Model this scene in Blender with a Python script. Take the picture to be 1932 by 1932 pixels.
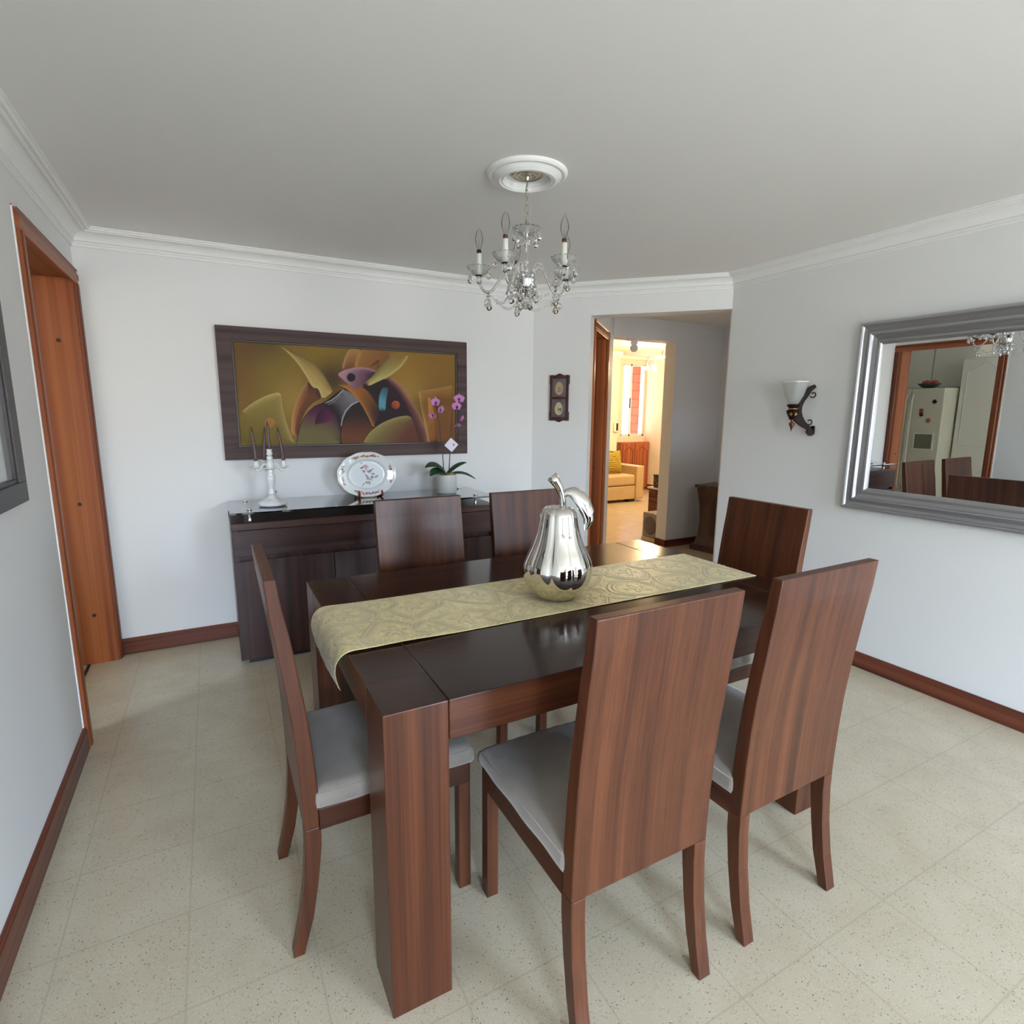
import bpy, math, random
import numpy as np
from mathutils import Vector, Matrix, Euler
random.seed(7); rng = np.random.default_rng(5)
for o in list(bpy.data.objects): bpy.data.objects.remove(o)
scn = bpy.context.scene
COL = scn.collection
R = math.radians; PI = math.pi

# ---------------------------------------------------------------- camera
CAM_H = 1.3967
cam_d = bpy.data.cameras.new('camera'); cam = bpy.data.objects.new('camera', cam_d); COL.objects.link(cam)
_yaw, _pit, _rol = R(28.18), R(10.093), R(0.447)
_f = Vector((math.sin(_yaw)*math.cos(_pit), math.cos(_yaw)*math.cos(_pit), -math.sin(_pit)))
_r = Vector((math.cos(_yaw), -math.sin(_yaw), 0)); _u = _r.cross(_f)
_r2 = math.cos(_rol)*_r + math.sin(_rol)*_u; _u2 = -math.sin(_rol)*_r + math.cos(_rol)*_u
M = Matrix((_r2, _u2, -_f)).transposed().to_4x4(); M.translation = Vector((0, 0, CAM_H))
cam.matrix_world = M
cam_d.sensor_width = 36; cam_d.lens = 1050.9/1932*36; cam_d.clip_start = .02; cam_d.clip_end = 200
scn.camera = cam

# ---------------------------------------------------------------- world, daylight, exposure
w = bpy.data.worlds.new('sky'); scn.world = w; w.use_nodes = True
_t = w.node_tree; _bg = _t.nodes['Background']; _bg.inputs[1].default_value = 1.0
# daylight sky: bright above the roofs opposite, darker facades and ground below
_tc = _t.nodes.new('ShaderNodeTexCoord'); _sp = _t.nodes.new('ShaderNodeSeparateXYZ'); _rp = _t.nodes.new('ShaderNodeValToRGB'); _sc = _t.nodes.new('ShaderNodeVectorMath')
_t.links.new(_tc.outputs['Generated'], _sp.inputs[0]); _mr = _t.nodes.new('ShaderNodeMapRange'); _mr.inputs['From Min'].default_value = -1; _mr.inputs['From Max'].default_value = 1
_t.links.new(_sp.outputs['Z'], _mr.inputs[0]); _t.links.new(_mr.outputs[0], _rp.inputs[0]); e = _rp.color_ramp.elements
e[0].position = .0; e[0].color = (.36, .345, .35, 1); e[1].position = 1.0; e[1].color = (.52, .73, 1.10, 1)
for p_, c_ in ((.49, (.38, .37, .375, 1)), (.53, (.44, .44, .46, 1)), (.560, (.74, .88, 1.12, 1)), (.70, (.60, .79, 1.12, 1))): q_ = e.new(p_); q_.color = c_
_sc.operation = 'SCALE'; _sc.inputs['Scale'].default_value = 43.0; _t.links.new(_rp.outputs[0], _sc.inputs[0]); _t.links.new(_sc.outputs[0], _bg.inputs[0])
def area(name, loc, size, rot, power, color):
    d = bpy.data.lights.new(name, 'AREA'); d.shape = 'RECTANGLE'; d.size, d.size_y = size
    d.energy = power; d.color = color
    o = bpy.data.objects.new(name, d); COL.objects.link(o); o.location = loc; o.rotation_euler = [R(a) for a in rot]
    return o
def point(name, loc, power, color, radius=.04):
    d = bpy.data.lights.new(name, 'POINT'); d.energy = power; d.color = color; d.shadow_soft_size = radius
    o = bpy.data.objects.new(name, d); COL.objects.link(o); o.location = loc; return o
def portal(name, loc, size, rot):
    o = area(name, loc, size, rot, 1, (1, 1, 1)); o.data.cycles.is_portal = True; return o
portal('daylight_balcony_door', (2.42, (-3.0)-.10, 1.22), (1.2, 1.76), (90, 0, 0))
portal('added_side_fill', (-.1, (-3.0)-.10, 1.35), (.84, 1.6), (90, 0, 0))  # unseen opening, added to fill the left side with daylight
portal('daylight_lounge_window', (6.87, 8.22, 1.635), (.54, 1.29), (-90, 0, 0))
portal('added_hallway_fill', (4.1, 1.28, 1.575), (.40, .35), (90, 0, 0))  # unseen opening, added to brighten the hallway
portal('added_kitchen_fill', (-3.08, 1.75, 1.5), (.9, .8), (0, -90, 0))  # unseen opening, added to light the kitchen
scn.view_settings.view_transform = 'Standard'; scn.view_settings.look = 'None'
scn.view_settings.exposure = 0.08; scn.view_settings.gamma = 1.0; scn.view_settings.use_curve_mapping = False
scn.cycles.use_denoising = True
try: scn.cycles.denoiser = 'OPENIMAGEDENOISE'
except Exception: pass
scn.cycles.max_bounces = 10; scn.cycles.diffuse_bounces = 6; scn.cycles.glossy_bounces = 5
scn.cycles.transmission_bounces = 8; scn.cycles.transparent_max_bounces = 12
scn.cycles.sample_clamp_indirect = 6; scn.cycles.caustics_refractive = False; scn.cycles.caustics_reflective = False

# ---------------------------------------------------------------- colours and materials
def lin(r, g, b):
    f = lambda c: (c/255/12.92 if c/255 <= .04045 else ((c/255+.055)/1.055)**2.4)
    return (f(r), f(g), f(b), 1)
def mat(name, col, rough=.5, metal=0, spec=.5, coat=0, trans=0, ior=1.5, emit=None, es=0):
    m = bpy.data.materials.new(name); m.use_nodes = True; b = m.node_tree.nodes['Principled BSDF']
    b.inputs['Base Color'].default_value = col; b.inputs['Roughness'].default_value = rough
    b.inputs['Metallic'].default_value = metal; b.inputs['Specular IOR Level'].default_value = spec
    b.inputs['Coat Weight'].default_value = coat; b.inputs['Coat Roughness'].default_value = .05 if trans == 0 and rough < .2 else .22
    b.inputs['Transmission Weight'].default_value = trans; b.inputs['IOR'].default_value = ior
    if emit: b.inputs['Emission Color'].default_value = emit; b.inputs['Emission Strength'].default_value = es
    return m
class N:
    def __init__(s, m): s.t = m.node_tree; s.b = s.t.nodes['Principled BSDF']
    def n(s, ty, **kw):
        x = s.t.nodes.new(ty)
        for k, v in kw.items():
            if k.startswith('i_'):
                k = k[2:]; k = int(k) if k.isdigit() else k.replace('_', ' ')
                x.inputs[k].default_value = v
            else: setattr(x, k, v)
        return x
    def l(s, a, b): s.t.links.new(a, b)
    def bump(s, h, strength=.2, dist=.01):
        x = s.n('ShaderNodeBump'); x.inputs['Strength'].default_value = strength; x.inputs['Distance'].default_value = dist
        s.l(h, x.inputs['Height']); s.l(x.outputs[0], s.b.inputs['Normal']); return x
    def ramp(s, fac, stops):
        x = s.n('ShaderNodeValToRGB'); e = x.color_ramp.elements
        while len(e) < len(stops): e.new(.5)
        for i, (p, c) in enumerate(stops): e[i].position = p; e[i].color = c
        s.l(fac, x.inputs[0]); return x.outputs[0]
def wood(name, c_dark, c_mid, c_light, axis='z', rough=.3, coat=.25, scale=1.0, streak=1.0):
    m = mat(name, c_mid, rough, coat=coat, spec=.3); g = N(m)
    tc = g.n('ShaderNodeTexCoord'); oi = g.n('ShaderNodeObjectInfo')
    add = g.n('ShaderNodeVectorMath', operation='MULTIPLY_ADD'); g.l(tc.outputs['Object'], add.inputs[0])
    sc = {'x': (.28, 30, 30), 'y': (30, .28, 30), 'z': (30, 8, .28)}[axis]
    add.inputs[1].default_value = [v*scale for v in sc]
    cmb = g.n('ShaderNodeCombineXYZ'); mul = g.n('ShaderNodeMath', operation='MULTIPLY'); mul.inputs[1].default_value = 37
    g.l(oi.outputs['Random'], mul.inputs[0])
    for i in range(3): g.l(mul.outputs[0], cmb.inputs[i])
    g.l(cmb.outputs[0], add.inputs[2])
    n1 = g.n('ShaderNodeTexNoise'); n1.inputs['Scale'].default_value = 1.0; n1.inputs['Detail'].default_value = 5; n1.inputs['Distortion'].default_value = .12
    g.l(add.outputs[0], n1.inputs['Vector'])
    col = g.ramp(n1.outputs['Fac'], [(.34, c_dark), (.50, c_mid), (.68, c_light)])
    fine = g.n('ShaderNodeVectorMath', operation='SCALE'); fine.inputs['Scale'].default_value = 7
    g.l(add.outputs[0], fine.inputs[0])
    n2 = g.n('ShaderNodeTexNoise'); n2.inputs['Scale'].default_value = 1; n2.inputs['Detail'].default_value = 3; g.l(fine.outputs[0], n2.inputs['Vector'])
    mx = g.n('ShaderNodeMix', data_type='RGBA', blend_type='MULTIPLY'); mx.inputs['Factor'].default_value = .45*streak
    g.l(col, mx.inputs['A']); f2 = g.ramp(n2.outputs['Fac'], [(.35, (.45, .42, .40, 1)), (.6, (1.15, 1.12, 1.1, 1))]); g.l(f2, mx.inputs['B'])
    g.l(mx.outputs['Result'], g.b.inputs['Base Color'])
    g.bump(n2.outputs['Fac'], .06, .002)
    return m
CD, CM, CL = lin(64, 33, 20), lin(82, 44, 26), lin(97, 55, 33)
W = {a: wood('walnut_'+a, CD, CM, CL, a, rough=.36, coat=.08) for a in 'xyz'}
WT = wood('walnut_top', lin(34, 18, 13), lin(48, 27, 20), lin(60, 35, 25), 'x', rough=.14, coat=.0, streak=.5)
WTy = wood('walnut_top_end', lin(34, 19, 14), lin(50, 29, 22), lin(62, 37, 27), 'y', rough=.16, coat=.0, streak=.5)
SB = wood('wenge_x', lin(42, 24, 20), lin(62, 38, 33), lin(78, 50, 43), 'x', rough=.32, coat=.12, streak=.3)
SBz = wood('wenge_z', lin(42, 24, 20), lin(62, 38, 33), lin(78, 50, 43), 'z', rough=.32, coat=.12, streak=.3)
CE = {a: wood('cedar_'+a, lin(98, 48, 24), lin(150, 80, 42), lin(172, 100, 56), a, rough=.42, coat=.1, scale=.5, streak=.5) for a in 'xyz'}
BB = wood('baseboard_wood_y', lin(72, 34, 24), lin(104, 54, 38), lin(120, 66, 46), 'y', rough=.35, coat=.1, streak=.4)
BBx = wood('baseboard_wood_x', lin(72, 34, 24), lin(104, 54, 38), lin(120, 66, 46), 'x', rough=.35, coat=.1, streak=.4)
def plaster(name, col, bump=.05, rough=.75):
    m = mat(name, col, rough, spec=.25); g = N(m)
    n = g.n('ShaderNodeTexNoise'); n.inputs['Scale'].default_value = 220; tc = g.n('ShaderNodeTexCoord')
    g.l(tc.outputs['Object'], n.inputs['Vector']); g.bump(n.outputs['Fac'], bump, .002); return m
M_wall = plaster('white_wall_paint', lin(232, 232, 231), .04, .6)
M_ceil = plaster('ceiling_paint', lin(236, 235, 232), .08, .85)
M_trim = plaster('white_plaster', lin(240, 240, 238), .01, .55)
M_wwarm = plaster('lounge_wall_paint', lin(228, 222, 208), .03, .7)
# floor: 30 cm terrazzo tiles with fine joints
m = mat('terrazzo_tiles', lin(196, 186, 164), .22, spec=.5); M_floor = m; g = N(m)
tc0 = g.n('ShaderNodeTexCoord'); tcm = g.n('ShaderNodeMapping'); tcm.inputs['Location'].default_value = (0, 0, .373); g.l(tc0.outputs['Object'], tcm.inputs[0])
class _O: outputs = {'Object': tcm.outputs[0]}
tc = _O; sp = g.n('ShaderNodeSeparateXYZ'); g.l(tc.outputs['Object'], sp.inputs[0])
def joint(out, off):
    a = g.n('ShaderNodeMath', operation='ADD'); a.inputs[1].default_value = off; g.l(out, a.inputs[0])
    p = g.n('ShaderNodeMath', operation='PINGPONG'); p.inputs[1].default_value = .149; g.l(a.outputs[0], p.inputs[0]); return p.outputs[0]
jx, jy = joint(sp.outputs['X'], 3.435), joint(sp.outputs['Y'], 5.236)
mn = g.n('ShaderNodeMath', operation='MINIMUM'); g.l(jx, mn.inputs[0]); g.l(jy, mn.inputs[1])
jl = g.ramp(mn.outputs[0], [(0, (.6, .6, .6, 1)), (.0011, (0, 0, 0, 1))])
n1 = g.n('ShaderNodeTexNoise'); n1.inputs['Scale'].default_value = 7; n1.inputs['Detail'].default_value = 4; g.l(tc.outputs['Object'], n1.inputs['Vector'])
base = g.ramp(n1.outputs['Fac'], [(.2, lin(186, 172, 147)), (.8, lin(202, 189, 165))])
def specks(scale, thr, col, prev, seed):
    v = g.n('ShaderNodeTexVoronoi'); v.inputs['Scale'].default_value = scale; v.inputs['Randomness'].default_value = 1
    o = g.n('ShaderNodeVectorMath', operation='ADD'); o.inputs[1].default_value = (seed, seed*2, 0); g.l(tc.outputs['Object'], o.inputs[0]); g.l(o.outputs[0], v.inputs['Vector'])
    d = g.n('ShaderNodeMath', operation='LESS_THAN'); d.inputs[1].default_value = .26; g.l(v.outputs['Distance'], d.inputs[0])
    s2 = g.n('ShaderNodeSeparateColor'); g.l(v.outputs['Color'], s2.inputs[0])
    k = g.n('ShaderNodeMath', operation='LESS_THAN'); k.inputs[1].default_value = thr; g.l(s2.outputs[0], k.inputs[0])
    mu = g.n('ShaderNodeMath', operation='MULTIPLY'); g.l(d.outputs[0], mu.inputs[0]); g.l(k.outputs[0], mu.inputs[1])
    mx = g.n('ShaderNodeMix', data_type='RGBA'); g.l(mu.outputs[0], mx.inputs['Factor']); g.l(prev, mx.inputs['A']); mx.inputs['B'].default_value = col
    return mx.outputs['Result']
c = specks(150, .45, lin(168, 152, 126), base, 3.1); c = specks(210, .4, lin(214, 204, 184), c, 7.7); c = specks(130, .09, lin(146, 130, 110), c, 12.3); c = specks(150, .018, lin(112, 92, 76), c, 22.7)
mx = g.n('ShaderNodeMix', data_type='RGBA'); g.l(jl, mx.inputs['Factor']); g.l(c, mx.inputs['A']); mx.inputs['B'].default_value = lin(170, 156, 132)
g.l(mx.outputs['Result'], g.b.inputs['Base Color'])
g.b.inputs['Roughness'].default_value = .24

def fabric(name, c1, c2, scale=500, rough=.9, bump=.3, sheen=.3):
    m = mat(name, c1, rough, spec=.2); g = N(m); tc = g.n('ShaderNodeTexCoord')
    n = g.n('ShaderNodeTexNoise'); n.inputs['Scale'].default_value = scale; n.inputs['Detail'].default_value = 2; g.l(tc.outputs['Object'], n.inputs['Vector'])
    n2 = g.n('ShaderNodeTexNoise'); n2.inputs['Scale'].default_value = 9; g.l(tc.outputs['Object'], n2.inputs['Vector'])
    ad = g.n('ShaderNodeMath', operation='ADD'); g.l(n.outputs['Fac'], ad.inputs[0]); g.l(n2.outputs['Fac'], ad.inputs[1])
    hf = g.n('ShaderNodeMath', operation='MULTIPLY'); hf.inputs[1].default_value = .5; g.l(ad.outputs[0], hf.inputs[0])
    g.l(g.ramp(hf.outputs[0], [(.35, c1), (.65, c2)]), g.b.inputs['Base Color']); g.b.inputs['Sheen Weight'].default_value = sheen
    g.bump(n.outputs['Fac'], bump, .001); return m
M_seat = fabric('grey_velour', lin(138, 128, 119), lin(158, 148, 139), sheen=.5)
M_seat.node_tree.nodes['Principled BSDF'].inputs['Roughness'].default_value = .55
M_chrome = mat('polished_chrome', (.78, .76, .73, 1), .04, 1)
M_steel = mat('bright_steel', (.7, .7, .7, 1), .12, 1)
M_glassblk = mat('black_glass', lin(14, 16, 20), .02, spec=.9, coat=1, ior=1.6)
M_frame = wood('dark_frame_wood', lin(60, 44, 42), lin(76, 58, 56), lin(86, 67, 65), 'x', rough=.55, coat=0, streak=.35)
M_frame_in = mat('dark_inner_lip', lin(40, 28, 26), .4)
M_silverf = mat('silver_frame_paint', (.42, .42, .44, 1), .30, .75)
M_mirror = mat('mirror_silver', (.86, .88, .87, 1), .0, 1)
M_porc = mat('white_porcelain', lin(226, 228, 226), .12, coat=.6)
M_candle = mat('plum_candle_wax', lin(78, 52, 48), .35, coat=.1)
M_pot = plaster('glazed_white_ceramic', lin(214, 216, 212), .2, .35)
M_moss = mat('dry_moss', lin(150, 132, 96), .9)
M_leaf = mat('orchid_leaf_green', lin(34, 66, 44), .35, coat=.2)
M_stemg = mat('orchid_stem_green', lin(62, 56, 44), .5)
M_petal = mat('orchid_pink_petal', lin(196, 130, 190), .6); M_petald = mat('orchid_dark_lip', lin(120, 36, 96), .5)
M_paper = mat('white_paper', lin(232, 228, 240), .7)
M_bronze = mat('dark_bronze', lin(34, 20, 16), .5, .0, spec=.12); M_gold = mat('antique_gold', lin(190, 150, 84), .35, .7)
M_copper = mat('copper_finial', lin(120, 78, 50), .3, .8)
M_brass = mat('aged_brass', lin(186, 178, 158), .28, .9)
M_crystal = mat('cut_crystal', (1, 1, 1, 1), .0, trans=1, ior=1.52)
M_candwhite = mat('candle_sleeve_white', lin(232, 234, 222), .5); M_socket = mat('brown_socket', lin(92, 48, 40), .5); M_black = mat('black_plastic', lin(22, 20, 20), .4)
M_red_stand = mat('plate_stand_wood', lin(120, 46, 36), .4, coat=.2)
def thinglass(name, tint=(1, 1, 1, 1), rough=.02, f=.12, milk=0):
    m = bpy.data.materials.new(name); m.use_nodes = True; t = m.node_tree; t.nodes.clear()
    o = t.nodes.new('ShaderNodeOutputMaterial'); mix = t.nodes.new('ShaderNodeMixShader'); tr = t.nodes.new('ShaderNodeBsdfTransparent'); gl = t.nodes.new('ShaderNodeBsdfGlossy')
    tr.inputs[0].default_value = tint; gl.inputs['Roughness'].default_value = rough
    lw = t.nodes.new('ShaderNodeLayerWeight'); lw.inputs[0].default_value = f
    t.links.new(lw.outputs['Fresnel'], mix.inputs[0]); t.links.new(tr.outputs[0], mix.inputs[1]); t.links.new(gl.outputs[0], mix.inputs[2]); t.links.new(mix.outputs[0], o.inputs[0])
    if milk:
        df = t.nodes.new('ShaderNodeBsdfTranslucent'); d2_ = t.nodes.new('ShaderNodeBsdfDiffuse'); ad = t.nodes.new('ShaderNodeMixShader'); m2 = t.nodes.new('ShaderNodeMixShader'); m2.inputs[0].default_value = milk
        t.links.new(df.outputs[0], ad.inputs[1]); t.links.new(d2_.outputs[0], ad.inputs[2]); t.links.new(mix.outputs[0], m2.inputs[1]); t.links.new(ad.outputs[0], m2.inputs[2]); t.links.new(m2.outputs[0], o.inputs[0])
    return m
M_bulb = thinglass('clear_bulb_glass', (.98, .98, .97, 1), .02, .13); M_dish = thinglass('pressed_glass', (.97, .98, .98, 1), .08, .10, .16); M_pane = thinglass('window_glass', (.96, .98, .97, 1), .0, .1)
def vcol(name, rough=.6, coat=0, noise=0, bump=0, bscale=300):
    m = mat(name, (1, 1, 1, 1), rough, coat=coat); g = N(m); a = g.n('ShaderNodeVertexColor'); a.layer_name = 'Col'
    if noise:
        n = g.n('ShaderNodeTexNoise'); n.inputs['Scale'].default_value = bscale; tc = g.n('ShaderNodeTexCoord'); g.l(tc.outputs['Object'], n.inputs['Vector'])
        mx = g.n('ShaderNodeMix', data_type='RGBA', blend_type='MULTIPLY'); mx.inputs['Factor'].default_value = noise
        g.l(a.outputs[0], mx.inputs['A']); g.l(g.ramp(n.outputs['Fac'], [(.3, (.5, .5, .5, 1)), (.7, (1.3, 1.3, 1.3, 1))]), mx.inputs['B']); g.l(mx.outputs['Result'], g.b.inputs['Base Color'])
        if bump: g.bump(n.outputs['Fac'], bump, .001)
    else: g.l(a.outputs[0], g.b.inputs['Base Color'])
    return m

# ---------------------------------------------------------------- geometry helpers
class MB:
    def __init__(s): s.v = []; s.f = []; s.s = []
    def add(s, vs, fs, smooth=False):
        k = len(s.v); s.v += [tuple(p) for p in vs]; s.f += [tuple(i+k for i in f) for f in fs]; s.s += [smooth]*len(fs); return s
    def box(s, x0, x1, y0, y1, z0, z1):
        return s.add([(x0, y0, z0), (x1, y0, z0), (x1, y1, z0), (x0, y1, z0), (x0, y0, z1), (x1, y0, z1), (x1, y1, z1), (x0, y1, z1)],
                     [(0, 3, 2, 1), (4, 5, 6, 7), (0, 1, 5, 4), (1, 2, 6, 5), (2, 3, 7, 6), (3, 0, 4, 7)])
    def prism(s, poly, z0, z1, T=None, smooth=False):      # poly in xy, extruded in z; T maps to world
        n = len(poly); vs = [(x, y, z0) for x, y in poly]+[(x, y, z1) for x, y in poly]
        if T: vs = [T @ Vector(p) for p in vs]
        k = len(s.v); s.v += [tuple(p) for p in vs]
        a = sum(poly[i][0]*poly[(i+1) % n][1]-poly[(i+1) % n][0]*poly[i][1] for i in range(n))
        fs = [tuple(range(n))[::-1], tuple(range(n, 2*n))]+[(i, (i+1) % n, n+(i+1) % n, n+i) for i in range(n)]
        if a < 0: fs = [f[::-1] for f in fs]
        s.f += [tuple(i+k for i in f) for f in fs]; s.s += [False, False]+[smooth]*n; return s
    def lathe(s, prof, c=(0, 0, 0), n=32, smooth=True, mod=None, T=None):   # prof [(r,z)] ; mod(phi,r,z)->r
        vs = []; fs = []; rings = []
        for r, z in prof:
            if r < 1e-6: rings.append([len(vs)]); vs.append((c[0], c[1], c[2]+z)); continue
            ring = []
            for i in range(n):
                a = 2*PI*i/n; rr = mod(a, r, z) if mod else r
                ring.append(len(vs)); vs.append((c[0]+rr*math.cos(a), c[1]+rr*math.sin(a), c[2]+z))
            rings.append(ring)
        for A, B in zip(rings, rings[1:]):
            if len(A) == 1 and len(B) == 1: continue
            for i in range(n):
                j = (i+1) % n
                if len(A) == 1: fs.append((A[0], B[j], B[i]))
                elif len(B) == 1: fs.append((A[i], A[j], B[0]))
                else: fs.append((A[i], A[j], B[j], B[i]))
        if T: vs = [T @ Vector(p) for p in vs]
        return s.add(vs, fs, smooth)
    def tube(s, pts, r, n=10, smooth=True, closed=False, flat=1.0):
        pts = [Vector(p) for p in pts]; m = len(pts); rs = r if isinstance(r, (list, tuple)) else [r]*m
        up = None; vs = []; fs = []
        for i, p in enumerate(pts):
            a = pts[(i-1) % m] if (closed or i > 0) else p; b = pts[(i+1) % m] if (closed or i < m-1) else p
            t = (b-a).normalized()
            if up is None: up = Vector((0, 0, 1)) if abs(t.z) < .9 else Vector((1, 0, 0))
            x = t.cross(up).normalized(); y = x.cross(t).normalized(); up = y
            for k in range(n):
                q = 2*PI*k/n; vs.append(p+x*math.cos(q)*rs[i]+y*math.sin(q)*rs[i]*flat)
        for i in range(m if closed else m-1):
            j = (i+1) % m
            for k in range(n): fs.append((i*n+k, i*n+(k+1) % n, j*n+(k+1) % n, j*n+k))
        if not closed: fs += [tuple(range(n))[::-1], tuple((m-1)*n+k for k in range(n))]
        return s.add(vs, fs, smooth)
    def sphere(s, c, r, n=12, m=8, sc=(1, 1, 1), smooth=True):
        prof = [(math.sin(PI*i/m)*r, -math.cos(PI*i/m)*r) for i in range(m+1)]
        T = Matrix.Translation(c) @ Matrix.Diagonal((*sc, 1)); return s.lathe([(0 if i in (0, m) else a, b) for i, (a, b) in enumerate(prof)], n=n, smooth=smooth, T=T)
    def grid(s, P, smooth=True, closed_u=False):           # P[i][j] points
        a, b = len(P), len(P[0]); vs = [p for row in P for p in row]; fs = []
        for i in range(a if closed_u else a-1):
            for j in range(b-1): fs.append((i*b+j, ((i+1) % a)*b+j, ((i+1) % a)*b+j+1, i*b+j+1))
        return s.add(vs, fs, smooth)
def obj(name, mb, m, parent=None, bevel=0, seg=2, subsurf=0, solid=0, cols=None, label=None, loc=None, top=None):
    me = bpy.data.meshes.new(name); me.from_pydata([tuple(v) for v in mb.v], [], mb.f)
    me.polygons.foreach_set('use_smooth', [bool(x) for x in mb.s]); me.update()
    if cols is not None:
        ca = me.color_attributes.new('Col', 'FLOAT_COLOR', 'POINT'); ca.data.foreach_set('color', np.asarray(cols, dtype=np.float32).ravel())
    me.materials.append(m)
    if top:
        me.materials.append(top)
        for p_ in me.polygons:
            if abs(p_.normal.z) > .8: p_.material_index = 1
    o = bpy.data.objects.new(name, me); COL.objects.link(o)
    if parent is not None:
        o.parent = parent
        pm = WM.get(parent.name, Matrix.Identity(4)); o.matrix_parent_inverse = pm.inverted(); WM[o.name] = Matrix.Identity(4)
    if solid:
        md = o.modifiers.new('solid', 'SOLIDIFY'); md.thickness = solid; md.offset = 0
    if bevel:
        md = o.modifiers.new('bevel', 'BEVEL'); md.width = bevel; md.segments = seg; md.limit_method = 'ANGLE'; md.angle_limit = R(35); md.harden_normals = False
    if subsurf:
        md = o.modifiers.new('sub', 'SUBSURF'); md.levels = subsurf; md.render_levels = subsurf
    if label: o['label'] = label
    return o
WM = {}
def tag(o, label, cat, group=None):
    o['label'] = label; o['category'] = cat
    if group: o['group'] = group
    return o
def thing(name, label, cat, loc=(0, 0, 0), group=None):
    o = bpy.data.objects.new(name, None); COL.objects.link(o); o.location = loc; o.empty_display_size = .1
    WM[o.name] = Matrix.Translation(loc); return tag(o, label, cat, group)
def struct(name, mb, m, parent=None, bevel=0):
    o = obj(name, mb, m, parent, bevel)
    if parent is None: o['kind'] = 'structure'
    return o
def dup(root, loc, rotz, label, group=None):
    r = root.copy(); COL.objects.link(r); r.location = loc; r.rotation_euler = (0, 0, rotz); r['label'] = label
    if group: r['group'] = group
    for ch in list(root.children):
        c = ch.copy(); COL.objects.link(c); c.parent = r
        for g_ in list(ch.children):
            d = g_.copy(); COL.objects.link(d); d.parent = c
    return r

# ================================================================ ROOM SHELL
XL, XR, YB, ZC = -.562, 3.121, 3.735, 2.30
ZL = 2.42
A = Vector((2.171, 3.735)); B = Vector((3.121, 2.742)); nA = Vector((.723, .691)); uA = (B-A).normalized()
YR = -3.0          # rear wall (behind the camera)
struct('floor', MB().box(-3.2, 8.6, -3.4, 9.2, -.08, 0), M_floor)
# ceiling of the dining room with a hole-free slab, lounge ceiling a little higher
struct('ceiling', MB().prism([(-.8, YR-.2), (5.1, YR-.2), (5.1, 4.40), (2.9, 4.40), (2.25, 3.95), (-.8, 3.95)], ZC, ZC+.12), M_ceil)
# left wall: near part, lintel above the doorway
D0, D1, DZ, LT = 2.700, 3.735, 2.10, .19
mb = MB().box(XL-LT, XL, YR-.2, D0, 0, ZC).box(XL-LT, XL, D0, D1+.2, DZ, ZC)
struct('wall_left', mb, M_wall)
struct('wall_back', MB().prism([(XL-LT, YB), (A.x, YB), (A.x+nA.x*.14, YB+nA.y*.14+.05), (XL-LT, YB+.20)], 0, ZC), M_wall)
# diagonal wall with wide opening
oL = A+uA*.428; OZ = 2.09; T_ = .14
def quad(p, q, z0, z1, off0=0, off1=T_):
    return [(p.x+nA.x*off0, p.y+nA.y*off0), (q.x+nA.x*off0, q.y+nA.y*off0), (q.x+nA.x*off1, q.y+nA.y*off1), (p.x+nA.x*off1, p.y+nA.y*off1)], z0, z1
mb = MB().prism(*quad(A, oL, 0, ZC)); mb.prism(*quad(oL, B, OZ, ZC))
struct('wall_diagonal', mb, M_wall)
# right wall, end cut along the diagonal reveal
struct('wall_right', MB().prism([(XR, YR-.2), (XR+.13, YR-.2), (XR+.13, B.y+.13*.691/.723), (B.x, B.y)], 0, ZC), M_wall)
# rear wall behind the camera with balcony door opening and an added side opening for fill light
mb = MB()
mb.box(XL-LT, XL, YR-.12, YR, 0, ZC).box(XL, .32, YR-.12, YR, 0, .55).box(XL, .32, YR-.12, YR, 2.15, ZC)
mb.box(.32, 1.82, YR-.12, YR, 0, ZC).box(1.82, 3.02, YR-.12, YR, 2.10, ZC).box(3.02, XR+.13, YR-.12, YR, 0, ZC).box(1.82, 3.02, YR-.12, YR, 0, .34)
struct('wall_rear', mb, M_wall)
M_alu = mat('white_aluminium', lin(225, 226, 226), .35, .1)
def window(name, x0, x1, z0, z1, y, bars):
    mb = MB(); t = .035
    mb.box(x0, x0+t, y-.03, y+.02, z0, z1).box(x1-t, x1, y-.03, y+.02, z0, z1).box(x0+t, x1-t, y-.03, y+.02, z1-t, z1).box(x0+t, x1-t, y-.03, y+.02, z0, z0+t)
    for b in bars: mb.box(b-.02, b+.02, y-.028, y+.018, z0+t, z1-t)
    o = struct(name, mb, M_alu); obj('pane', MB().box(x0+t, x1-t, y-.008, y-.004, z0+t, z1-t), M_pane, o); return o
window('window_1', 1.82, 3.02, .34, 2.10, YR-.04, [2.42]); window('added_fill_window', XL, .32, .55, 2.15, YR-.04, [-.12])  # second window is unseen, added for fill light
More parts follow.
